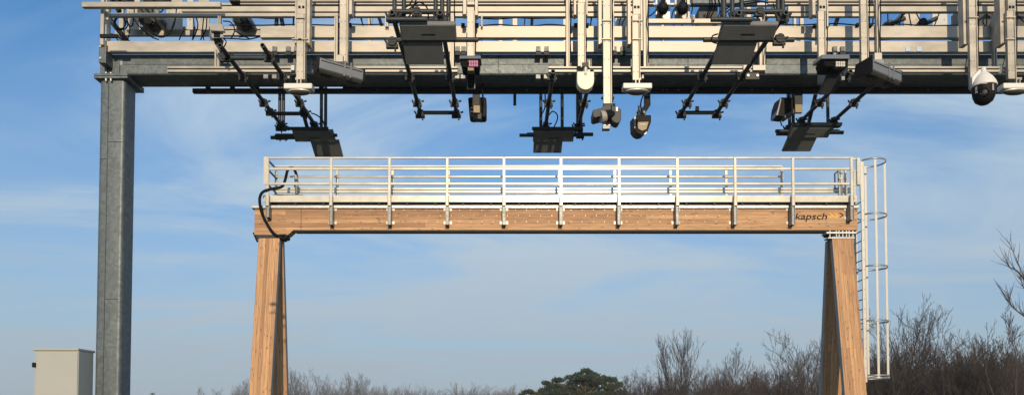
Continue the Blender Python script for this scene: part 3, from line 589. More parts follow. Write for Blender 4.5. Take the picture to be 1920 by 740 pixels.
# two round black lamps on pale plates
for k, (x0, x1, xc, lab) in enumerate(((1229, 1256.5, 1242.5, 'round black bowl sensor on its plate at the top, left of the pair'), (1265, 1293.5, 1279.5, 'round black bowl sensor on its plate at the top, right of the pair'))):
    Yc = 9.5
    t = thing('bowl_sensor', lab, 'sensor', P(xc, 30, Yc), 'pair of black bowl sensors')
    pbox(MB(), x0, x1, -40, 40, Yc + .3, .02).build('plate', 'aluminium' if k else 'zinc_bright', t, .003)
    c = P(xc, 17, Yc + .1); r = 11.2 * 9.6 / 1400
    MB().lathe(c, [(.001, .09), (r * .5, .085), (r * .75, .05), (r, .03), (r * 1.02, 0), (r * .95, -.012)], 22).build('shell', 'black_plastic', t)
    MB().lathe(c, [(r * .93, -.01), (r * .9, -.03), (r * .6, -.065), (.001, -.078)], 22).build('bowl', 'glass_black', t)
    MB().obox(c + Vector((.02, .12, .05)), (.03, 0, 0), (0, .15, 0), (0, 0, .02)).build('arm', 'black_plastic', t)
    MB().tube([c + Vector((0.01, 0, .06)), c + Vector((.02, 0, .3))], .03, 8).build('stem', 'black_plastic', t)
# dark cabinet and rear cameras seen through the frame
t = thing('control_box', 'dark grey box at the top, just left of the right upper antenna', 'box', P(1330, 50, 9.8))
MB().prism([P(x, y, 9.8) for x, y in ((1310, 16), (1314, 10), (1346, 10), (1346, 50), (1309.5, 50))], (0, .2, 0)).build('case', 'camera_mid', t, .006)
pbox(MB(), 1319, 1323, 27, 32, 9.79, .02).build('latch', 'black_plastic', t)
pbox(MB(), 1296, 1420, -2, 10, 9.78, .05).build('support_rail', 'zinc_steel', t)
for k, (cx_, cy_, s, lab) in enumerate(((283, 36, 1.0, 'dark rear camera tilted down behind the left rails and cable loops'), (455, 38, .75, 'dark rear camera behind the rails, right of the pale box camera'))):
    Yc = 10.15; t = thing('rear_camera', lab, 'camera', P(cx_, cy_ + 10, Yc), 'dark rear cameras')
    MB().prism([P(cx_ + a * s, cy_ + b * s, Yc) for a, b in ((-26, -22), (2, -22), (12, -4), (4, 9), (-8, 12), (-26, 2))], (0, .2, 0)).build('housing', 'camera_mid', t, .006)
    MB().prism([P(cx_ + a * s, cy_ + b * s, Yc - .05) for a, b in ((2, -24), (11, -22), (22, 0), (18, 4), (12, -2))], (0, .28, 0)).build('sun_shield', 'lamp_grey', t, .004)
    MB().prism([P(cx_ + a * s, cy_ + b * s, Yc - .03) for a, b in ((-24, -4), (-8, -6), (4, 3), (-4, 11), (-22, 3))], (0, .1, 0)).build('lens_block', 'black_plastic', t, .005)
    MB().obox(P(cx_ - 8, cy_ - 12, Yc + .2), (.03, 0, 0), (0, .06, 0), (0, 0, .15)).build('bracket', 'dark_steel', t)
t = thing('tilted_arm', 'dark jointed arm behind the rails beside two pale plates, upper right', 'bracket', P(1700, 50, 10.1))
MB().pipe(P(1672, 45, 10.1), P(1696, 35, 10.1), .03).build('arm_tube', 'tube_steel', t); MB().pipe(P(1732, 46, 10.1), P(1756, 35, 10.1), .03).build('arm_tube', 'tube_steel', t)
MB().prism([P(x, y, 10.1) for x, y in ((1650, 52), (1660, 41), (1670, 36), (1679, 40), (1676, 52))], (0, .12, 0)).build('joint_cover', 'camera_mid', t, .01)
MB().tube([P(1730, 42, 10.05), P(1730, 42, 10.2)], .055, 14).build('joint', 'dark_steel', t)
# diagonal braces at the left end
for (xa, ya), (xb, yb) in (((205, 35), (240, 80)), ((218, 12), (224, 22)), ((520, 5), (518, 52)), ((522, 5), (531, 52)), ((1572, 30), (1564, 55))):
    MB().tube([P(xa, ya, 10.0), P(xb, yb, 10.0)], .035 if xa < 300 else .028, 8).build('brace', 'dark_steel', sg)
pbox(MB(), 187, 220, 64, 70, 9.1, .03).build('cable_strap', 'black_plastic', sg)
pbox(MB(), 1796, 1806, 20, 75, 9.9, .15).build('side_panel', 'zinc_steel', sg)
pbox(MB(), 1833, 1920, -20, 50, 10.6, .03).build('rear_panel', 'camera_mid', sg)
for x0, x1 in ((205, 222), (228, 238), (271, 309), (1175, 1205), (430, 450)): pbox(MB(), x0, x1, -30, 2.5, 9.6, .2).build('top_box', 'dark_steel', sg)

# cables strung along the gantry
def cable(pts, Yd, r=.008, parent=sg): MB().tube(catmull([P(x, y, Yd + .03 * math.sin(i * 1.7)) for i, (x, y) in enumerate(pts)], 5), r, 6).build('cable', 'cable_rubber', parent)
def loop(cx_, cy_, rx, ry, Yd, ph=0): cable([(cx_ + rx * math.cos(ph + a * .52), cy_ + ry * math.sin(ph + a * .52)) for a in range(14)], Yd, .008)
YC = 9.75
loop(226, 43, 10, 11, YC); loop(228, 44, 12, 12.5, YC + .05, 1); loop(224, 44, 10.5, 13, YC + .1, 2)
for pts in ([(240, 30), (238, 42), (246, 50), (250, 40), (249, 30)], [(236, 32), (243, 52), (242, 66), (238, 76)], [(250, 33), (258, 46), (270, 58), (283, 69), (298, 75)], [(266, 30), (272, 46), (285, 62), (300, 70), (314, 66), (325, 50), (330, 30)],
            [(308, 14), (303, 22), (296, 26)], [(331, 12), (329, 34), (322, 54)], [(367, 32), (371, 46), (368, 60), (361, 75)], [(362, 32), (364, 50), (361, 75)], [(345, 58), (340, 66), (336, 75)], [(382, 32), (380, 55), (382, 75)], [(388, 32), (386, 56), (376, 75)],
            [(418, 40), (432, 42), (440, 56), (434, 72)], [(418, 72), (440, 73), (466, 74), (488, 69)], [(440, 58), (455, 67), (470, 74)], [(448, 70), (470, 68), (492, 69)], [(195, 66), (212, 68), (222, 76)], [(200, 62), (215, 66), (232, 76)],
            [(664, -10), (666, 12), (658, 32), (652, 46)], [(682, -10), (679, 10), (677, 26), (680, 48)], [(676, 24), (677, 36), (681, 48)], [(508, 73), (516, 70), (524, 70)], [(606, 71), (613, 73), (618, 75)], [(659, 75), (666, 73), (670, 71)],
            [(549, 2), (548, 10), (552, 22), (550, 48)], [(890, 50), (893, 75), (894, 98)], [(902, 47), (906, 200), (899, 80), (893, 98)], [(1105, 11), (1112, 20), (1106, 50), (1098, 84), (1097, 118)], [(1101, 12), (1109, 22), (1108, 36)],
            [(1232, 18), (1222, 28), (1214, 32)], [(1272, 10), (1262, 22), (1258, 44)], [(1174, 32), (1168, 42), (1166, 50)], [(1120, 10), (1124, 26), (1131, 44), (1128, 76)],
            [(1334, -10), (1335, 12), (1328, 33)], [(1340, -10), (1341, 14), (1331, 34)], [(1346, -10), (1350, 16), (1346, 34), (1336, 49)], [(1352, 20), (1350, 34), (1341, 48)], [(1330, -10), (1331, 10), (1325, 34)],
            [(1702, -10), (1704, 24), (1709, 51)], [(1709, -10), (1716, 20), (1728, 44)], [(1551, 52), (1557, 66), (1553, 92)], [(1554, 48), (1556, 80), (1551, 96)], [(1630, -10), (1631, 20), (1629, 60), (1628, 100)], [(1638, 26), (1636, 46)],
            [(1264, 44), (1263, 50)], [(1276, 44), (1280, 50)], [(1302, 44), (1297, 50)], [(1885, 10), (1898, 20), (1920, 42)], [(1440, 172), (1450, 176), (1462, 172)]):
    cable(pts, YC if pts[0][0] not in (1440,) else 9.75)
loop(1851, 40, 8, 10, 10.2)
rc = random.Random(21)
for xp, yb in ((573.5, 140), (653.5, 110), (891.5, 100), (1099, 118), (1148.5, 190), (1202, 146), (1550.5, 140), (1629.5, 110), (1834.5, 150), (1906.5, 140), (634.5, 100), (852, 120), (1070, 118), (1216, 118), (1436, 120), (1651, 100)):
    cable([(xp + rc.uniform(-.8, .8), y) for y in range(-30, int(yb) + 1, 22)] + [(xp, yb)], YR - .1 if xp not in (1148.5,) else YP + .03, .007)
for y, x0, x1, yd in ((46, 430, 720, 9.72), (47.5, 900, 1060, 9.72), (72.5, 500, 840, 9.72), (73, 900, 1420, 9.72), (74, 1440, 1800, 9.72), (33, 420, 600, 9.72), (34, 905, 1060, 9.72), (45, 1440, 1640, 9.72), (47, 1660, 1800, 9.72)):
    n_ = int((x1 - x0) / 30); cable([(x0 + (x1 - x0) * k / n_, y + rc.uniform(-1.2, 2.2)) for k in range(n_ + 1)], yd, .008)
for x in (250, 268, 285, 520, 545, 600, 690, 930, 985, 1010, 1115, 1165, 1290, 1300, 1450, 1500, 1590, 1660, 1690, 1760, 1790, 1850, 1880):
    cable([(x + rc.uniform(-3, 3), -20), (x + rc.uniform(-4, 4), 0), (x + rc.uniform(-6, 6), 14), (x + rc.uniform(-8, 8), rc.choice((26, 32, 48)))], YR + .09 + rc.random() * .1, .007)
for pts, t in (([(776, -10), (769, 8), (747, 24), (750, 38), (756, 42)], a2), ([(782, -10), (776, 10), (753, 28), (751, 40)], a2), ([(752, 40), (768, 30), (777, 10), (788, 5), (800, 14), (803, 28), (802, 42)], a2), ([(1354, 40), (1356, 24), (1372, 11), (1396, 4), (1420, 2), (1440, 6)], a4), ([(1356, 40), (1360, 26), (1376, 14), (1400, 7), (1425, 4)], a4), ([(1408, 40), (1414, 30), (1421, 28), (1419, 36), (1408, 42)], a4), ([(1346, 64), (1336, 68), (1335, 78), (1345, 82)], a4)):
    cable(pts, 7.86, .008, t)
for pts, t, Yd in (([(1022, 176), (1022, 200), (1016, 214), (1013, 222)], a3, 10.3), ([(1029, 216), (1036, 209), (1044, 214), (1045, 224), (1038, 240)], a3, 10.7), ([(583, 212), (594, 216), (605, 226), (609, 240)], a1, 10.6), ([(582, 226), (585, 240), (592, 246)], a1, 10.7), ([(1466, 236), (1464, 226), (1472, 218), (1480, 214)], a5, 10.6)):
    cable(pts, Yd, .009, t)

# ================================================================== timber gantry (behind)
YW = 21.10                                                          # front face of the timber beam
tg = thing('timber_gantry', 'wooden laminated gantry with metal walkway standing behind the steel one', 'gantry', (1.4, 21.3, 0))
bx0, bx1 = X(477, 410, YW), X(1608, 410, YW); zt, zbm = Z(391, YW), Z(431, YW); ze = Z(440, YW)
xs_, xj = X(550, 432, YW), X(540, 440, YW); xseam = X(564.5, 410, YW)
mb = MB(); mb.prism([(bx0, YW, zt), (xseam - .004, YW, zt), (xseam - .004, YW, zbm), (xs_, YW, zbm), (xj, YW, ze), (bx0, YW, ze)], (0, .32, 0)); beam = mb.build('beam_end', 'timber_beam', tg, .006)
MB().box(xseam + .004, bx1, YW + .002, YW + .322, zbm, zt).build('beam', 'timber_beam', tg, .006)
MB().box(xs_ + .02, bx1 - .01, YW + .06, YW + .30, zbm - .035, zbm - .002).build('bottom_plate', 'dark_steel', tg)
xe = X(1549, 420, YW); MB().box(xe - .004, xe + .004, YW - .001, YW + .01, zbm, Z(414, YW)).build('joint_line', 'edge_grey', tg); MB().box(xe, bx1, YW - .001, YW + .01, Z(414.4, YW), Z(414, YW)).build('joint_line', 'edge_grey', tg)
MB().box(bx0, xseam, YW - .001, YW + .01, Z(414.3, YW), Z(413.9, YW)).build('joint_line', 'edge_grey', tg)
MB().box(X(472, 388, YW), X(1609, 388, YW), YW - .06, YW + .40, zt + .002, Z(385.5, YW)).build('beam_cap', 'zinc_bright', tg, .006)
# screws: rows of dots far too small to pick apart
mb = MB()
for r_, y in enumerate((393.5, 404, 415.5)):
    for k in range(46):
        x = 590 + k * 20.9 + (6 if r_ == 1 else 0)
        if 1470 < x and y < 412: continue
        rnd = random.Random(k * 7 + r_)
        if abs(x - 1040) > 330 and rnd.random() < .45: continue
        c = P(x, y, YW); mb.tube([c, c - Vector((0, .006, 0))], .0095, 6)
mb.build('screw_heads', 'zinc_bright', tg, kind='stuff')
# deck
YF = 20.95
MB().box(X(493, 372, YF), X(1607, 372, YF), YF, YF + .03, Z(378.5, YF), Z(366, YF)).build('toe_board', 'rail_metal', tg, .003)
MB().box(X(495, 372, YF), X(1606, 372, YF), YF + .032, 21.80, Z(377.5, YF), Z(375, YF)).build('deck', 'zinc_steel', tg)
for k in range(22):
    x = X(505 + k * 52, 380, YF + .2); MB().box(x - .03, x + .03, YF + .05, 21.75, Z(378, YF) - .07, Z(378, YF) - .002).build('deck_joist', 'dark_steel', tg)
MB().box(X(520, 381, YW), X(1590, 381, YW), YW + .02, YW + .26, Z(385.4, YW), Z(379, YW) + .05).build('packing_beam', 'edge_grey', tg)
# front railing
posts = [622, 731, 839, 945, 1051.5, 1160, 1269, 1377, 1485, 1594.5]
YG = 20.93; hw = .036
xl_, xr_ = X(499, 298, YG), X(1599, 298, YG)
for y0, y1 in ((294.8, 298.3), (314.8, 319.4), (342.8, 347.2)):
    MB().box(xl_, xr_, YG - .045, YG - .0, Z(y1, YG), Z(y0, YG)).build('railing_bar', 'rail_metal', tg, .012)
for x in [503.5] + posts:
    xx = X(x, 340, YG); o = MB().box(xx - hw, xx + hw, YG - .095, YG - .047, Z(387, YG), Z(296.5, YG)).build('railing_post', 'rail_metal', tg, .008)
    y1 = 408 if x < 510 else (413 if x > 1590 else 422)
    b = MB(); b.box(xx - .05, xx - .035, YG - .09, YW - .004, Z(y1, YG), Z(368, YG)); b.box(xx + .035, xx + .05, YG - .09, YW - .004, Z(y1, YG), Z(368, YG)); b.box(xx - .035, xx + .035, YG - .06, YG - .04, Z(y1, YG), Z(388, YG))
    b.build('post_bracket', 'zinc_mid', tg, .003)
    if x > 510:
        for y, in ((392.5,), (y1 - 4.5,)):
            for s in (-1, 1): MB().box(xx + s * .085 - .033, xx + s * .085 + .033, YW - .014, YW - .002, Z(y + 2.6, YW), Z(y - 2.6, YW)).build('bracket_foot', 'alu_white', o)
MB().box(X(496.5, 320, YG), X(505.5, 320, YG), YG - .11, YG - .098, Z(348, YG), Z(296, YG)).build('end_plate', 'rail_metal', tg, .004)
MB().box(X(1604, 320, YG), X(1610, 320, YG), YG - .10, YG - .02, Z(348, YG), Z(298, YG)).build('end_post', 'rail_metal', tg, .004)
for y in (298.5, 321, 347.5): MB().box(X(1596, y, YG), X(1611, y, YG), YG - .05, YG - .02, Z(y + 1.2, YG), Z(y - 1, YG)).build('end_bar', 'rail_metal', tg)
MB().tube([P(1602.5, 322, YG - .03), P(1602.5, 372, YG - .03)], .02, 8).build('gate_pivot', 'rail_metal', tg)
# rear railing
YH = 21.76
for y0, y1, xa, xb in ((310.6, 314, 515, 1466), (329.8, 333.2, 515, 1466), (352.3, 356.6, 515, 1600), (357.8, 362.4, 515, 1600)):
    MB().box(X(xa, y0, YH), X(xb, y0, YH), YH - .05, YH - .005, Z(y1, YH), Z(y0, YH)).build('rear_railing_bar', 'rail_metal', tg, .01)
for x in (517.5, 632, 736, 841, 945, 1049, 1153, 1257.5, 1362, 1466):
    xx = X(x, 340, YH); MB().box(xx - .04, xx + .04, YH, YH + .05, Z(384, YH), Z(312, YH)).build('rear_post', 'rail_metal', tg, .008)
for y in (299, 317, 345): MB().box(xl_ + .02, xl_ + .06, YG, YH, Z(y + 1.5, YG), Z(y - 1.5, YG)).build('end_railing_bar', 'zinc_steel', tg, .006)
MB().box(X(1460, 330, YH), X(1463.5, 330, YH), YH - .2, YH - .16, Z(354, YH), Z(318, YH)).build('rear_post', 'zinc_bright', tg)
# exit gate by the ladder
for x in (1573, 1577.5, 1585): xx = X(x, 330, 21.6); MB().box(xx - .028, xx + .028, 21.58, 21.63, Z(372, 21.6), Z(316, 21.6)).build('gate_post', 'rail_metal', tg, .006)
for y in (317, 335.5): MB().box(X(1573, y, 21.6), X(1588, y, 21.6), 21.56, 21.58, Z(y + 1.2, 21.6), Z(y - 1.2, 21.6)).build('gate_bar', 'rail_metal', tg)
for yy_ in (21.42, 21.68): MB().box(X(1564, 330, 21.7), X(1566, 330, 21.7), yy_, yy_ + .03, Z(355, 21.7), Z(325, 21.7)).build('gate_upright', 'zinc_mid', tg)
MB().box(X(1564, 330, 21.7), X(1566, 330, 21.7), 21.455, 21.675, Z(326.5, 21.7), Z(325, 21.7)).build('gate_top', 'zinc_mid', tg)
# A-shaped legs, two glued panels each
def leg(xa, xb, inner):
    for nm, y_top, y_bot, th, ztop in (('front_leg', YW + .0, 20.12, .17, Z(446, YW)), ('rear_leg', YW + .30, 22.30, .17, Z(452, YW + .4))):
        mb = MB(); lean = (y_bot - y_top)
        mb.add([(xa, y_top, ztop), (xb, y_top, ztop), (xb, y_top + th, ztop), (xa, y_top + th, ztop), (xa, y_bot, .02), (xb, y_bot, .02), (xb, y_bot + th, .02), (xa, y_bot + th, .02)],
               [(0, 1, 2, 3), (7, 6, 5, 4), (4, 5, 1, 0), (6, 7, 3, 2), (5, 6, 2, 1), (7, 4, 0, 3)]); o = mb.build(nm, 'timber_leg', tg, .006)
        xi = xb if inner > 0 else xa; s = .004 * inner
        e = MB(); e.add([(xi + s, y_top + .004, ztop - .01), (xi + s, y_top + th - .004, ztop - .01), (xi + s, y_bot + th - .004, .03), (xi + s, y_bot + .004, .03), (xi - s, y_top + .004, ztop - .01), (xi - s, y_top + th - .004, ztop - .01), (xi - s, y_bot + th - .004, .03), (xi - s, y_bot + .004, .03)],
                        [(0, 1, 2, 3), (7, 6, 5, 4), (0, 4, 5, 1), (1, 5, 6, 2), (2, 6, 7, 3), (3, 7, 4, 0)]); e.build('shaded_side', 'edge_grey', o)  # leg's inner side face: its grey shade is put into this strip's colour
    MB().box(xa - .2, xb + .2, 19.9, 22.6, 0, .12).build('footing', 'concrete', tg, .02)
leg(X(485, 447, YW), X(524, 447, YW), 1)
leg(X(1560.5, 447, YW), X(1600, 447, YW), -1)
# bearings
o = MB().box(X(1548, 437, YW), X(1604, 437, YW), YW - .06, YW + .28, Z(438.5, YW), Z(435, YW)).build('bearing_plate', 'zinc_bright', tg, .004)
MB().box(X(1552, 437, YW), X(1602, 437, YW), YW - .02, YW + .26, Z(447, YW), Z(444.5, YW)).build('bearing_plate', 'zinc_bright', tg, .004)
for x in (1556, 1568, 1573, 1580, 1587, 1592, 1599): c = P(x, 440, YW - .01); MB().tube([(c.x, c.y, Z(445, YW)), (c.x, c.y, Z(432, YW))], .022, 6).build('anchor_bolt', 'alu_white', tg)
MB().tube([P(1544, 441, YW + .2), P(1560, 440, YW + .1)], .075, 10).build('bearing_hinge', 'black_plastic', tg)
MB().box(X(481, 442, YW), X(530, 442, YW), YW + .0, YW + .45, Z(446.5, YW), Z(440.3, YW)).build('bearing_plate', 'dark_steel', tg, .004)
for x in (526, 531, 535): c = P(x, 443, YW); MB().tube([c + Vector((0, -.05, 0)), c + Vector((0, .3, 0))], .06, 10).build('bearing_hinge', 'black_plastic', tg)
MB().tube([P(475.5, 436, YW + .1), P(483, 453, YW + .1)], .03, 8).build('bearing_strut', 'black_plastic', tg)
# lettering on the beam
def lettering(body, x0, x1, ybase, ytop_asc, m, name, shear=.22):
    cu = bpy.data.curves.new(name, 'FONT'); cu.body = body; cu.shear = shear; cu.extrude = .01; cu.offset = .012; cu.resolution_u = 4
    ob = bpy.data.objects.new(name, cu); col.objects.link(ob)
    me = bpy.data.meshes.new_from_object(ob.evaluated_get(bpy.context.evaluated_depsgraph_get())); bpy.data.objects.remove(ob)
    xs = [v.co.x for v in me.vertices]; ys = [v.co.y for v in me.vertices]
    A, B = X(x0, ybase, YW), X(x1, ybase, YW); sx = (B - A) / (max(xs) - min(xs)); zb_ = Z(ybase, YW); sy = (Z(ytop_asc, YW) - zb_) / max(ys)
    mb = MB(); mb.add([(A + (v.co.x - min(xs)) * sx, YW - .004 - v.co.z * .2, zb_ + v.co.y * sy) for v in me.vertices], [tuple(p.vertices) for p in me.polygons])
    return mb.build(name, m, beamo)
beamo = [o for o in tg.children if o.name.startswith('beam') and 'end' not in o.name and 'cap' not in o.name][0]
lettering('kapsch', 1490.5, 1551, 411, 399.5, 'letter_grey', 'lettering')
def chevron(x0, x1, yt, yb, wd, m):
    ym = (yt + yb) / 2; mb = MB()
    mb.prism([P(x, y, YW - .005) for x, y in ((x0, yt), (x0 + wd, yt), (x1, ym), (x0 + wd, yb), (x0, yb), (x1 - wd, ym))], (0, .004, 0)); mb.build('chevron', m, beamo)
chevron(1553, 1564.5, 399, 408.5, 4.5, 'letter_yellow'); chevron(1562, 1573.5, 399, 408.5, 4.5, 'letter_yellow'); chevron(1573, 1582.5, 398.5, 407.5, 3, 'letter_grey')

# black hose at the left end
pts = [P(553.5, 350, 21.5), P(556, 330, 21.5), P(551, 317, 21.4), P(544, 315, 21.35), P(539, 320, 21.3), P(536, 332, 21.25), P(532, 345, 21.1), P(526, 351, 20.95), P(510, 354, 20.85), P(494, 359, 20.8), P(487.5, 369, 20.8), P(487.5, 384, 20.85), P(492, 402, 20.92), P(500, 418, 20.98), P(508, 431, 21.0), P(517, 440, 21.05), P(528, 444, 21.1)]
t = thing('hose', 'thick black hose looping over the left end of the walkway', 'hose', P(500, 440, 20.95))
MB().tube(catmull(pts, 5), .04, 10).build('hose_body', 'cable_rubber', t); MB().tube([P(554.5, 328, 21.5), P(557, 350, 21.5)], .055, 10).build('coupling', 'camera_grey', t); MB().tube([P(556.5, 349, 21.5), P(557, 374, 21.5)], .05, 10).build('standpipe', 'zinc_steel', t)
# electrical bits on the deck near the hose
t = tag(MB().box(X(513, 366, 21.3), X(568, 366, 21.3), 21.25, 21.5, Z(376.5, 21.3), Z(365, 21.3)).build('conduit_tray', 'zinc_steel', None, .01), 'low grey conduit tray lying on the walkway deck near the hose', 'tray')

# ------------------------------------------------------------------ caged ladder
lx = X(1617.5, 400, 21.05)
cl_ = thing('caged_ladder', 'silver caged ladder hanging at the right end of the wooden gantry', 'ladder', (lx + .3, 21.3, Z(712, 21.05)))
Yn, Yfz = 21.05, 21.50
zlo, zhi = Z(716, Yn), Z(303, Yn)
for yy in (Yn, Yfz): MB().box(lx - .045, lx + .045, yy - .02, yy + .02, zlo, zhi if yy == Yn else Z(372, Yn)).build('stile', 'alu_white', cl_, .006)
MB().box(lx - .06, lx - .047, Yn - .02, Yn + .03, Z(372, Yn), zhi).build('stile', 'zinc_bright', cl_)
n = 0; z = zlo + .12
while z < Z(376, Yn):
    MB().tube([(lx, Yn + .02, z), (lx, Yfz - .02, z)], .016, 8).build('rung', 'zinc_steel', cl_); MB().tube([(lx + .01, Yn - .03, z), (lx + .01, Yn - .02, z)], .013, 6).build('rung_end', 'edge_grey', cl_); z += .28
cc = Vector((lx + .37, (Yn + Yfz) / 2, 0)); rr = .39
def hoop(z, h):
    pts = []
    for k in range(25):
        a = R(-152) + R(304) * k / 24; pts.append((cc.x + rr * math.cos(a), cc.y + rr * math.sin(a)))
    mb = MB(); vs = []; fs = []
    for i, (x, y) in enumerate(pts):
        dn = Vector((x - cc.x, y - cc.y, 0)).normalized() * .006
        vs += [(x - dn.x, y - dn.y, z - h), (x + dn.x, y + dn.y, z - h), (x + dn.x, y + dn.y, z + h), (x - dn.x, y - dn.y, z + h)]
    for i in range(24): fs += [(4 * i + a, 4 * i + (a + 1) % 4, 4 * i + 4 + (a + 1) % 4, 4 * i + 4 + a) for a in range(4)]
    mb.add(vs, fs, True); mb.build('hoop', 'zinc_bright', cl_)
for y in (300.5, 402, 499, 601, 703, 708): hoop(Z(y, cc.y - .2), .022)
for a in (88, -100, -4): 
    x, y = cc.x + (rr - .012) * math.cos(R(a)), cc.y + (rr - .012) * math.sin(R(a))
    MB().box(x - .033, x + .033, y - .006, y + .006, Z(708, cc.y - .2), Z(299, cc.y - .2) + (.0 if a < 50 else 0)).build('cage_bar', 'alu_white', cl_, .002)
for y in (445, 500, 548, 605, 660): MB().box(lx - .30, lx - .03, Yfz - .06, Yfz - .03, Z(y + 1.5, Yfz), Z(y - 1.5, Yfz)).build('wall_bracket', 'rail_metal', cl_)

# ------------------------------------------------------------------ cabinet
YQ = 9.2
cab = thing('cabinet', 'beige metal cabinet beside the foot of the grey steel column', 'cabinet', (X(105, 700, YQ), YQ + .2, 0))
x0, x1 = X(64.5, 700, YQ), X(147, 700, YQ); zt_ = Z(656.5, YQ)
MB().box(x0, x1, YQ, YQ + .33, .0, zt_).build('body', 'cabinet_paint', cab, .006)
MB().box(X(61.5, 655, YQ), X(148.5, 655, YQ), YQ - .02, YQ + .36, zt_ + .001, Z(652, YQ - .02)).build('lid', 'cabinet_paint', cab, .004)
MB().box(X(68.5, 700, YQ), x1 - .006, YQ - .014, YQ - .001, .10, zt_ - .012).build('door', 'cabinet_paint', cab, .004)
MB().box(X(62.5, 683, YQ), X(67.8, 683, YQ), YQ - .03, YQ - .0, Z(688, YQ), Z(679, YQ)).build('hinge', 'black_plastic', cab, .003)
MB().box(X(62.5, 683, YQ), X(67.8, 683, YQ), YQ - .03, YQ - .0, .5, .56).build('hinge', 'black_plastic', cab, .003)

# ================================================================== vegetation
def tree_data(seed, stems=1, fan=.25, side=(24, 50), vase=.6, n0=9, levels=3, kids=(7, 6, 4), thick=.016):
    """unit-height leafless tree: returns trunk and twig meshes (verts, faces)"""
    rnd = random.Random(seed); A, B = MB(), MB()
    def grow(p, d, ln, r, lev):
        nseg = (n0, 6, 4, 3)[min(lev, 3)]; pts = [p.copy()]; rad = [r]; dd = d.copy()
        for i in range(nseg):
            dd = (dd + Vector((rnd.gauss(0, .10), rnd.gauss(0, .10), rnd.gauss(0.05, .06) + (.09 if lev else 0)))).normalized()
            pts.append(pts[-1] + dd * ln / nseg); rad.append(max(r * (1 - .82 * (i + 1) / nseg), .0013))
        (A if lev < 2 else B).tube(pts, r, 5 if lev == 0 else 3, False, rad)
        if lev >= levels: return
        k_ = kids[lev]
        for k in range(k_ + rnd.randint(-1, 1)):
            f = (.22 if lev == 0 else .15) + (.78 if lev == 0 else .82) * (k + rnd.random()) / k_
            f = min(f, .98); i = min(int(f * nseg), nseg - 1); q = pts[i].lerp(pts[i + 1], f * nseg - i)
            ax = (pts[i + 1] - pts[i]).normalized(); ang = R(rnd.uniform(*side)) ; az = rnd.uniform(0, 6.283)
            u = ax.orthogonal().normalized(); v = ax.cross(u)
            nd = (ax * math.cos(ang) + (u * math.cos(az) + v * math.sin(az)) * math.sin(ang)).normalized()
            grow(q, nd, ln * rnd.uniform(.38, .66) * (1.12 - .55 * f) * (1 if lev else vase * 1.6), max(rad[i] * .5, .0016), lev + 1)
    for s in range(stems):
        a = 6.283 * s / max(stems, 1) + rnd.random(); t_ = fan * rnd.uniform(.5, 1.1) if stems > 1 else rnd.uniform(0, .06)
        grow(Vector((.02 * math.cos(a), .02 * math.sin(a), 0)) if stems > 1 else Vector((0, 0, 0)), Vector((math.sin(t_) * math.cos(a), math.sin(t_) * math.sin(a), math.cos(t_))), rnd.uniform(.78, 1.0), thick / (1 if stems < 3 else 1.5), 0)
    return A, B
def mesh_of(mb, name, m):
    me = bpy.data.meshes.new(name); me.from_pydata(mb.v, [], mb.f); me.materials.append(MAT[m]); me.polygons.foreach_set('use_smooth', [True] * len(mb.f)); me.update(); return me
VAR = []
for sd, kw in ((3, dict(stems=3, fan=.26)), (8, dict(stems=6, fan=.50, vase=.48, kids=(7, 6, 3), side=(18, 38))), (15, dict(stems=2, fan=.2, vase=.65)), (22, dict(stems=6, fan=.56, kids=(7, 6, 3), vase=.48, side=(18, 40))), (31, dict(stems=3, fan=.13, kids=(12, 7, 4), vase=.68, side=(20, 36)))):
    A, B = tree_data(sd, **kw); VAR.append((mesh_of(A, 'trunk', 'bark'), mesh_of(B, 'crown', 'twig'), A, B))
FARV = []
for sd, kw in ((51, dict(stems=1, kids=(14, 6, 4), vase=.5, side=(20, 45), thick=.02)), (64, dict(stems=2, fan=.2, kids=(10, 6, 4), vase=.62, thick=.02)), (77, dict(stems=3, fan=.3, kids=(8, 6, 4), vase=.55, thick=.02))):
    A, B = tree_data(sd, **kw); FARV.append((mesh_of(A, 'trunk', 'far_twig_hazed'), mesh_of(B, 'crown', 'far_twig_hazed'), A, B))
def bare_tree(name, x, ytop, Y, var, label, group, wid=1.0, rot=0, lib=None):
    lib = lib or VAR; trunk, crown, A, B = lib[var]
    h = Z(ytop, Y) * (1.18 if lib is FARV else 1.05) / max(v[2] for v in B.v); p = P(x, 700, Y)
    t = thing(name, label, 'tree', (p.x, Y, 0), group); t.rotation_euler = (0, 0, rot)
    for nm, me in (('trunk', trunk), ('crown', crown)):
        o = bpy.data.objects.new(nm, me); col.objects.link(o); o.parent = t; o.scale = (h * wid, h * wid, h)
    return t
GR = 'bare trees of the roadside thicket'
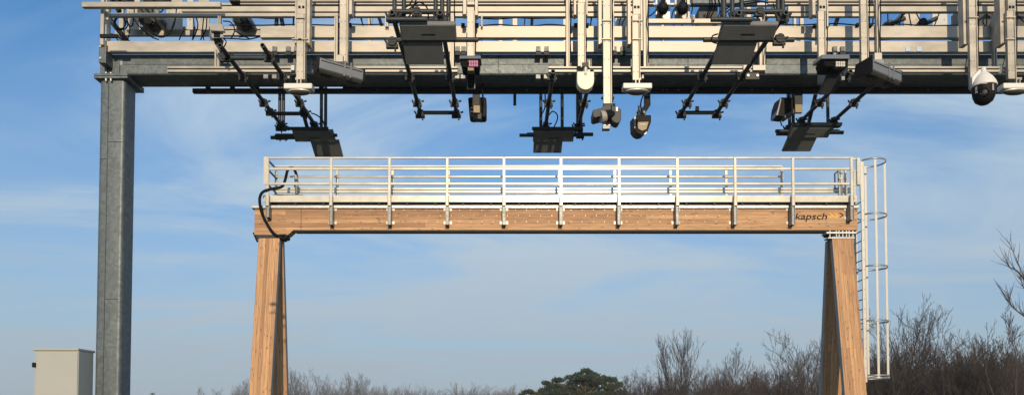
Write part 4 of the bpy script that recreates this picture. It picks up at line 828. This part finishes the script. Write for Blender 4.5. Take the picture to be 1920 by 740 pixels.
for x, yt, Y, v, lab, wd, ro in (
    (1272, 622, 52, 4, 'tallest bare tree between the pine and the right wooden leg', .8, .4),
    (1222, 692, 56, 2, 'low bare shrub tree between the pine and the tall bare tree', 1.0, 1.2),
    (1186, 702, 60, 3, 'small bare shrub right beside the pine', 1.0, 2.2),
    (1340, 680, 50, 2, 'thin low bare tree right of the tall bare tree', .9, 3.0),
    (1374, 652, 50, 1, 'wide vase-shaped bare tree left of its twin near the wooden leg', .8, .1),
    (1438, 646, 49, 3, 'wide bare tree next left of the tree touching the wooden leg', .8, .9),
    (1488, 690, 47, 1, 'low bare bush just left of the tree touching the right wooden leg', 1.0, 4.0),
    (1408, 676, 53, 2, 'low thin bare tree between the two wide vase-shaped ones', .9, 2.4),
    (1308, 688, 51, 3, 'low bushy bare tree at the right foot of the tallest one', .8, 1.4),
    (1524, 606, 44, 0, 'bare tree partly hidden by the left side of the right wooden leg', .9, 5.0),
    (1668, 586, 44, 0, 'bare tree directly behind the ladder cage', .8, 2.0),
    (1700, 570, 45, 2, 'tall slender bare tree just right of the ladder cage', .85, 3.6),
    (1738, 578, 46, 0, 'tall bare tree second right of the ladder cage', .85, .7),
    (1792, 634, 44, 1, 'low bare tree in the dip of the thicket at right', 1.0, 1.9),
    (1836, 622, 42, 3, 'spreading bare tree left of the tallest one at the right edge', 1.0, 2.7),
    (1868, 604, 40, 0, 'bare tree second from the right picture edge', .9, 4.4),
    (1912, 588, 38, 1, 'tall bare tree standing at the right picture edge', .95, 5.6),
    (1640, 640, 47, 3, 'low bare bush between the wooden leg and ladder cage', .9, 3.3)):
    bare_tree('bare_tree', x, yt, Y, v, lab, GR, wd, ro)
# nearest tree, trunk outside the frame, a few branches reach in
t = thing('bare_tree', 'nearest bare tree whose branches reach in from the right edge', 'tree', (X(2030, 700, 26), 26, 0), GR)
rnd = random.Random(12); mb = MB(); tw = MB()
mb.tube(catmull([(X(2030, 700, 26), 26, 0), P(2030, 680, 26), P(2022, 600, 26), P(2010, 520, 26), P(2003, 400, 26), P(2005, 300, 26)]), .1, 8, True, [.12 - .0045 * k for k in range(26 + 5)][:31])
def limb(path, r):
    pts = catmull([P(x, y, 26 + d) for x, y, d in path], 5); n_ = len(pts); mb.tube(pts, r, 5, True, [max(r * (1 - .8 * k / n_), .008) for k in range(n_)])
    for k in range(3, n_):
        for _ in range(2):
            if rnd.random() < .55:
                d = (pts[k] - pts[k - 1]).normalized(); u = Vector((rnd.gauss(0, 1), rnd.gauss(0, .6), rnd.gauss(.7, .6))).normalized(); e = (d * .8 + u * .8).normalized(); l_ = rnd.uniform(.2, .75)
                q = pts[k] + e * l_ * .5 + Vector((0, 0, .03)); tw.tube([pts[k], q, q + (e + Vector((0, 0, .3))).normalized() * l_ * .5], .008, 4, False, [.008, .006, .004])
for path in ([(2020, 660, 0), (1975, 625, -.3), (1935, 602, -.4), (1902, 578, -.5), (1886, 556, -.5), (1874, 536, -.5)], [(2014, 640, 0), (1965, 600, .3), (1938, 560, .4), (1920, 520, .4), (1906, 486, .4), (1893, 457, .4)], [(1945, 608, -.4), (1915, 588, -.2), (1897, 572, 0), (1890, 548, 0)], [(2010, 560, 0), (1970, 500, .5), (1940, 470, .6), (1921, 430, .6)], [(1925, 530, .4), (1908, 508, .6), (1893, 500, .7), (1888, 490, .7)], [(2010, 600, 0), (1960, 560, -.6), (1925, 545, -.8), (1912, 520, -.8)]): limb(path, .032)
mb.build('trunk', 'bark', t); tw.build('crown', 'twig', t)
# tangled brush: one mass
rnd = random.Random(5); SH = []
for sd in (101, 102, 103, 104):
    A, B = tree_data(sd, stems=7, fan=.6, kids=(5, 4, 3), vase=.55, n0=6, thick=.018); A.v, A.f = A.v + B.v, A.f + [tuple(i + len(A.v) for i in f) for f in B.f]; SH.append(A)
big = MB()
def scatter(px, ytop, Y, wid):
    s = rnd.choice(SH); h = Z(ytop, Y); p = P(px, 700, Y); a = rnd.uniform(0, 6.28); ca, sa = math.cos(a) * h * wid, math.sin(a) * h * wid
    big.add([(p.x + ca * x - sa * y, Y + sa * x + ca * y, z * h) for x, y, z in s.v], s.f)
for k in range(150):
    px = rnd.uniform(1165, 1990); base = 716 if px < 1240 else (705 if px < 1520 else 668)
    if 1545 < px < 1600: continue
    scatter(px, base + rnd.uniform(-14, 36), rnd.uniform(40, 60), 1.0)
big.build('brushwood', 'brush_twig', None, kind='stuff')
# far line of trees
FG = 'far bare trees on the horizon'
for k, (x, yt, v, lab) in enumerate(((385, 732, 0, 'faint far tree, leftmost of those left of the left leg'), (414, 733, 1, 'faint far tree midway left of the left wooden leg'), (458, 717, 2, 'far bare tree touching the left side of the left wooden leg'),
    (546, 705, 1, 'far tree just right of the left wooden leg'), (566, 702, 0, 'second far tree right of the left wooden leg'), (588, 702, 2, 'third far tree right of the left wooden leg'), (620, 710, 1, 'fourth far tree right of the left wooden leg'), (640, 709, 2, 'fifth far tree right of the left wooden leg'), (662, 711, 1, 'sixth far tree right of the left wooden leg'), (684, 710, 2, 'last tall far tree before the low horizon hedge'),
    (722, 728, 0, 'small far tree first in the low horizon hedge'), (762, 728, 2, 'small far tree midway in the low horizon hedge'), (868, 725, 1, 'far tree first of the pair left of the pine'), (890, 724, 2, 'far tree second of the pair left of the pine'), (944, 728, 1, 'small far tree nearest the left tip of the pine'))):
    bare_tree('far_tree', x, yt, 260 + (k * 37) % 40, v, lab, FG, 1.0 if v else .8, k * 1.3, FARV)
big = MB(); rnd = random.Random(9)
for k in range(110):
    s = rnd.choice(SH); px = rnd.uniform(455, 1010); Y = rnd.uniform(280, 330); h = Z(rnd.uniform(727, 742) if px > 700 or px < 440 else rnd.uniform(722, 738), Y); p = P(px, 700, Y); a = rnd.uniform(0, 6.28); ca, sa = math.cos(a) * h, math.sin(a) * h
    big.add([(p.x + ca * x - sa * y, Y + sa * x + ca * y, z * h) for x, y, z in s.v], s.f)
big.build('horizon_hedge', 'far_twig_hazed', None, kind='stuff')
# pine with flat foliage pads
def pine(label, Y, pads, px, ybase_trunk, seed, n):
    rnd = random.Random(seed); base = P(px, 700, Y)
    t = thing('pine_tree', label, 'tree', (base.x, Y, 0)); zt_ = max(Z(y, Y) for _, y, _, _ in pads)
    MB().tube([(base.x, Y, 0), (base.x + .1, Y, zt_ * .5), (base.x, Y, zt_ * .9)], .3, 8, True, [.3, .2, .06]).build('trunk', 'pine_bark', t)
    lim = MB(); fo = MB()
    for (x, y, w_, h_) in pads:
        c = P(x, y, Y); c.y = Y + rnd.uniform(-1, 1) * abs(w_) * Y / F * .5; a = w_ * 1.15 * Y / F; b = h_ * 1.45 * Y / F; dpt = a * .8
        lim.tube([(base.x, Y, c.z * .72), ((base.x + c.x) / 2, (Y + c.y) / 2, c.z * .82), (c.x, c.y, c.z - b * .3)], .07, 5, False, [.1, .07, .03])
        for _ in range(int(n * a * b)):
            u = Vector((rnd.gauss(0, 1), rnd.gauss(0, 1), rnd.gauss(0, 1))).normalized() * rnd.random() ** .4
            lump = .75 + .5 * noise.noise(Vector((u.x * 2.2 + x, u.y * 2.2, u.z * 2.2 + y)))
            p = c + Vector((u.x * a * lump, u.y * dpt * lump, u.z * b * lump * (1 if u.z > 0 else .6)))
            s = rnd.uniform(.10, .22); d = Vector((rnd.gauss(0, .7), rnd.gauss(0, .7), .55 + rnd.random())).normalized(); e = d.orthogonal().normalized(); e.rotate(Matrix.Rotation(rnd.uniform(0, 6.28), 3, d)); g = d.cross(e)
            fo.add([p - e * s * .32, p + e * s * .32, p + d * s * 1.4, p + g * s * .32], [(0, 1, 2), (1, 3, 2), (3, 0, 2)])
    lim.build('limbs', 'pine_bark', t); fo.build('crown', 'needles', t)
pads = [(1098, 696, 12, 4.5), (1084, 703, 11, 4), (1112, 703, 14, 5), (1068, 708, 10, 4), (1098, 710, 24, 6), (1130, 710, 13, 5), (1046, 714, 14, 5), (1080, 717, 22, 6), (1116, 718, 24, 6), (1148, 713, 13, 5), (1160, 722, 10, 6),
        (1024, 719, 10, 4), (1036, 725, 18, 6), (1068, 727, 24, 7), (1105, 728, 26, 7), (1142, 727, 20, 7), (1020, 733, 14, 5), (990, 735, 12, 4), (1045, 737, 24, 7), (1090, 739, 30, 7), (1135, 739, 28, 7), (1164, 738, 12, 7), (1010, 741, 18, 5), (1060, 748, 40, 9), (1120, 750, 42, 9), (978, 743, 10, 4)]
pine('dark green pine with flat layered crown below the beam, near the right', 70, pads, 1095, 0, 4, 1500)
pads = [(285, 738, 5, 2.5), (281, 743, 5, 3), (289, 743, 6, 3), (285, 750, 9, 5), (285, 758, 12, 6)]
pine('tiny dark far tree top just right of the steel column', 160, pads, 285, 0, 6, 200)

# ------------------------------------------------------------------ thin winter haze
hb = MB().box(-420, 420, -60, 420, -1.3, 34).build('haze', 'concrete', None, kind='stuff')
hm_ = bpy.data.materials.new('haze_air'); hm_.use_nodes = True; t_ = hm_.node_tree; t_.nodes.clear()
ho = t_.nodes.new('ShaderNodeOutputMaterial'); pv = t_.nodes.new('ShaderNodeVolumePrincipled'); pv.inputs['Color'].default_value = (.86, .9, .95, 1); pv.inputs['Density'].default_value = 0.0006; pv.inputs['Anisotropy'].default_value = 0.0
t_.links.new(pv.outputs[0], ho.inputs['Volume']); hb.data.materials.clear(); hb.data.materials.append(hm_)
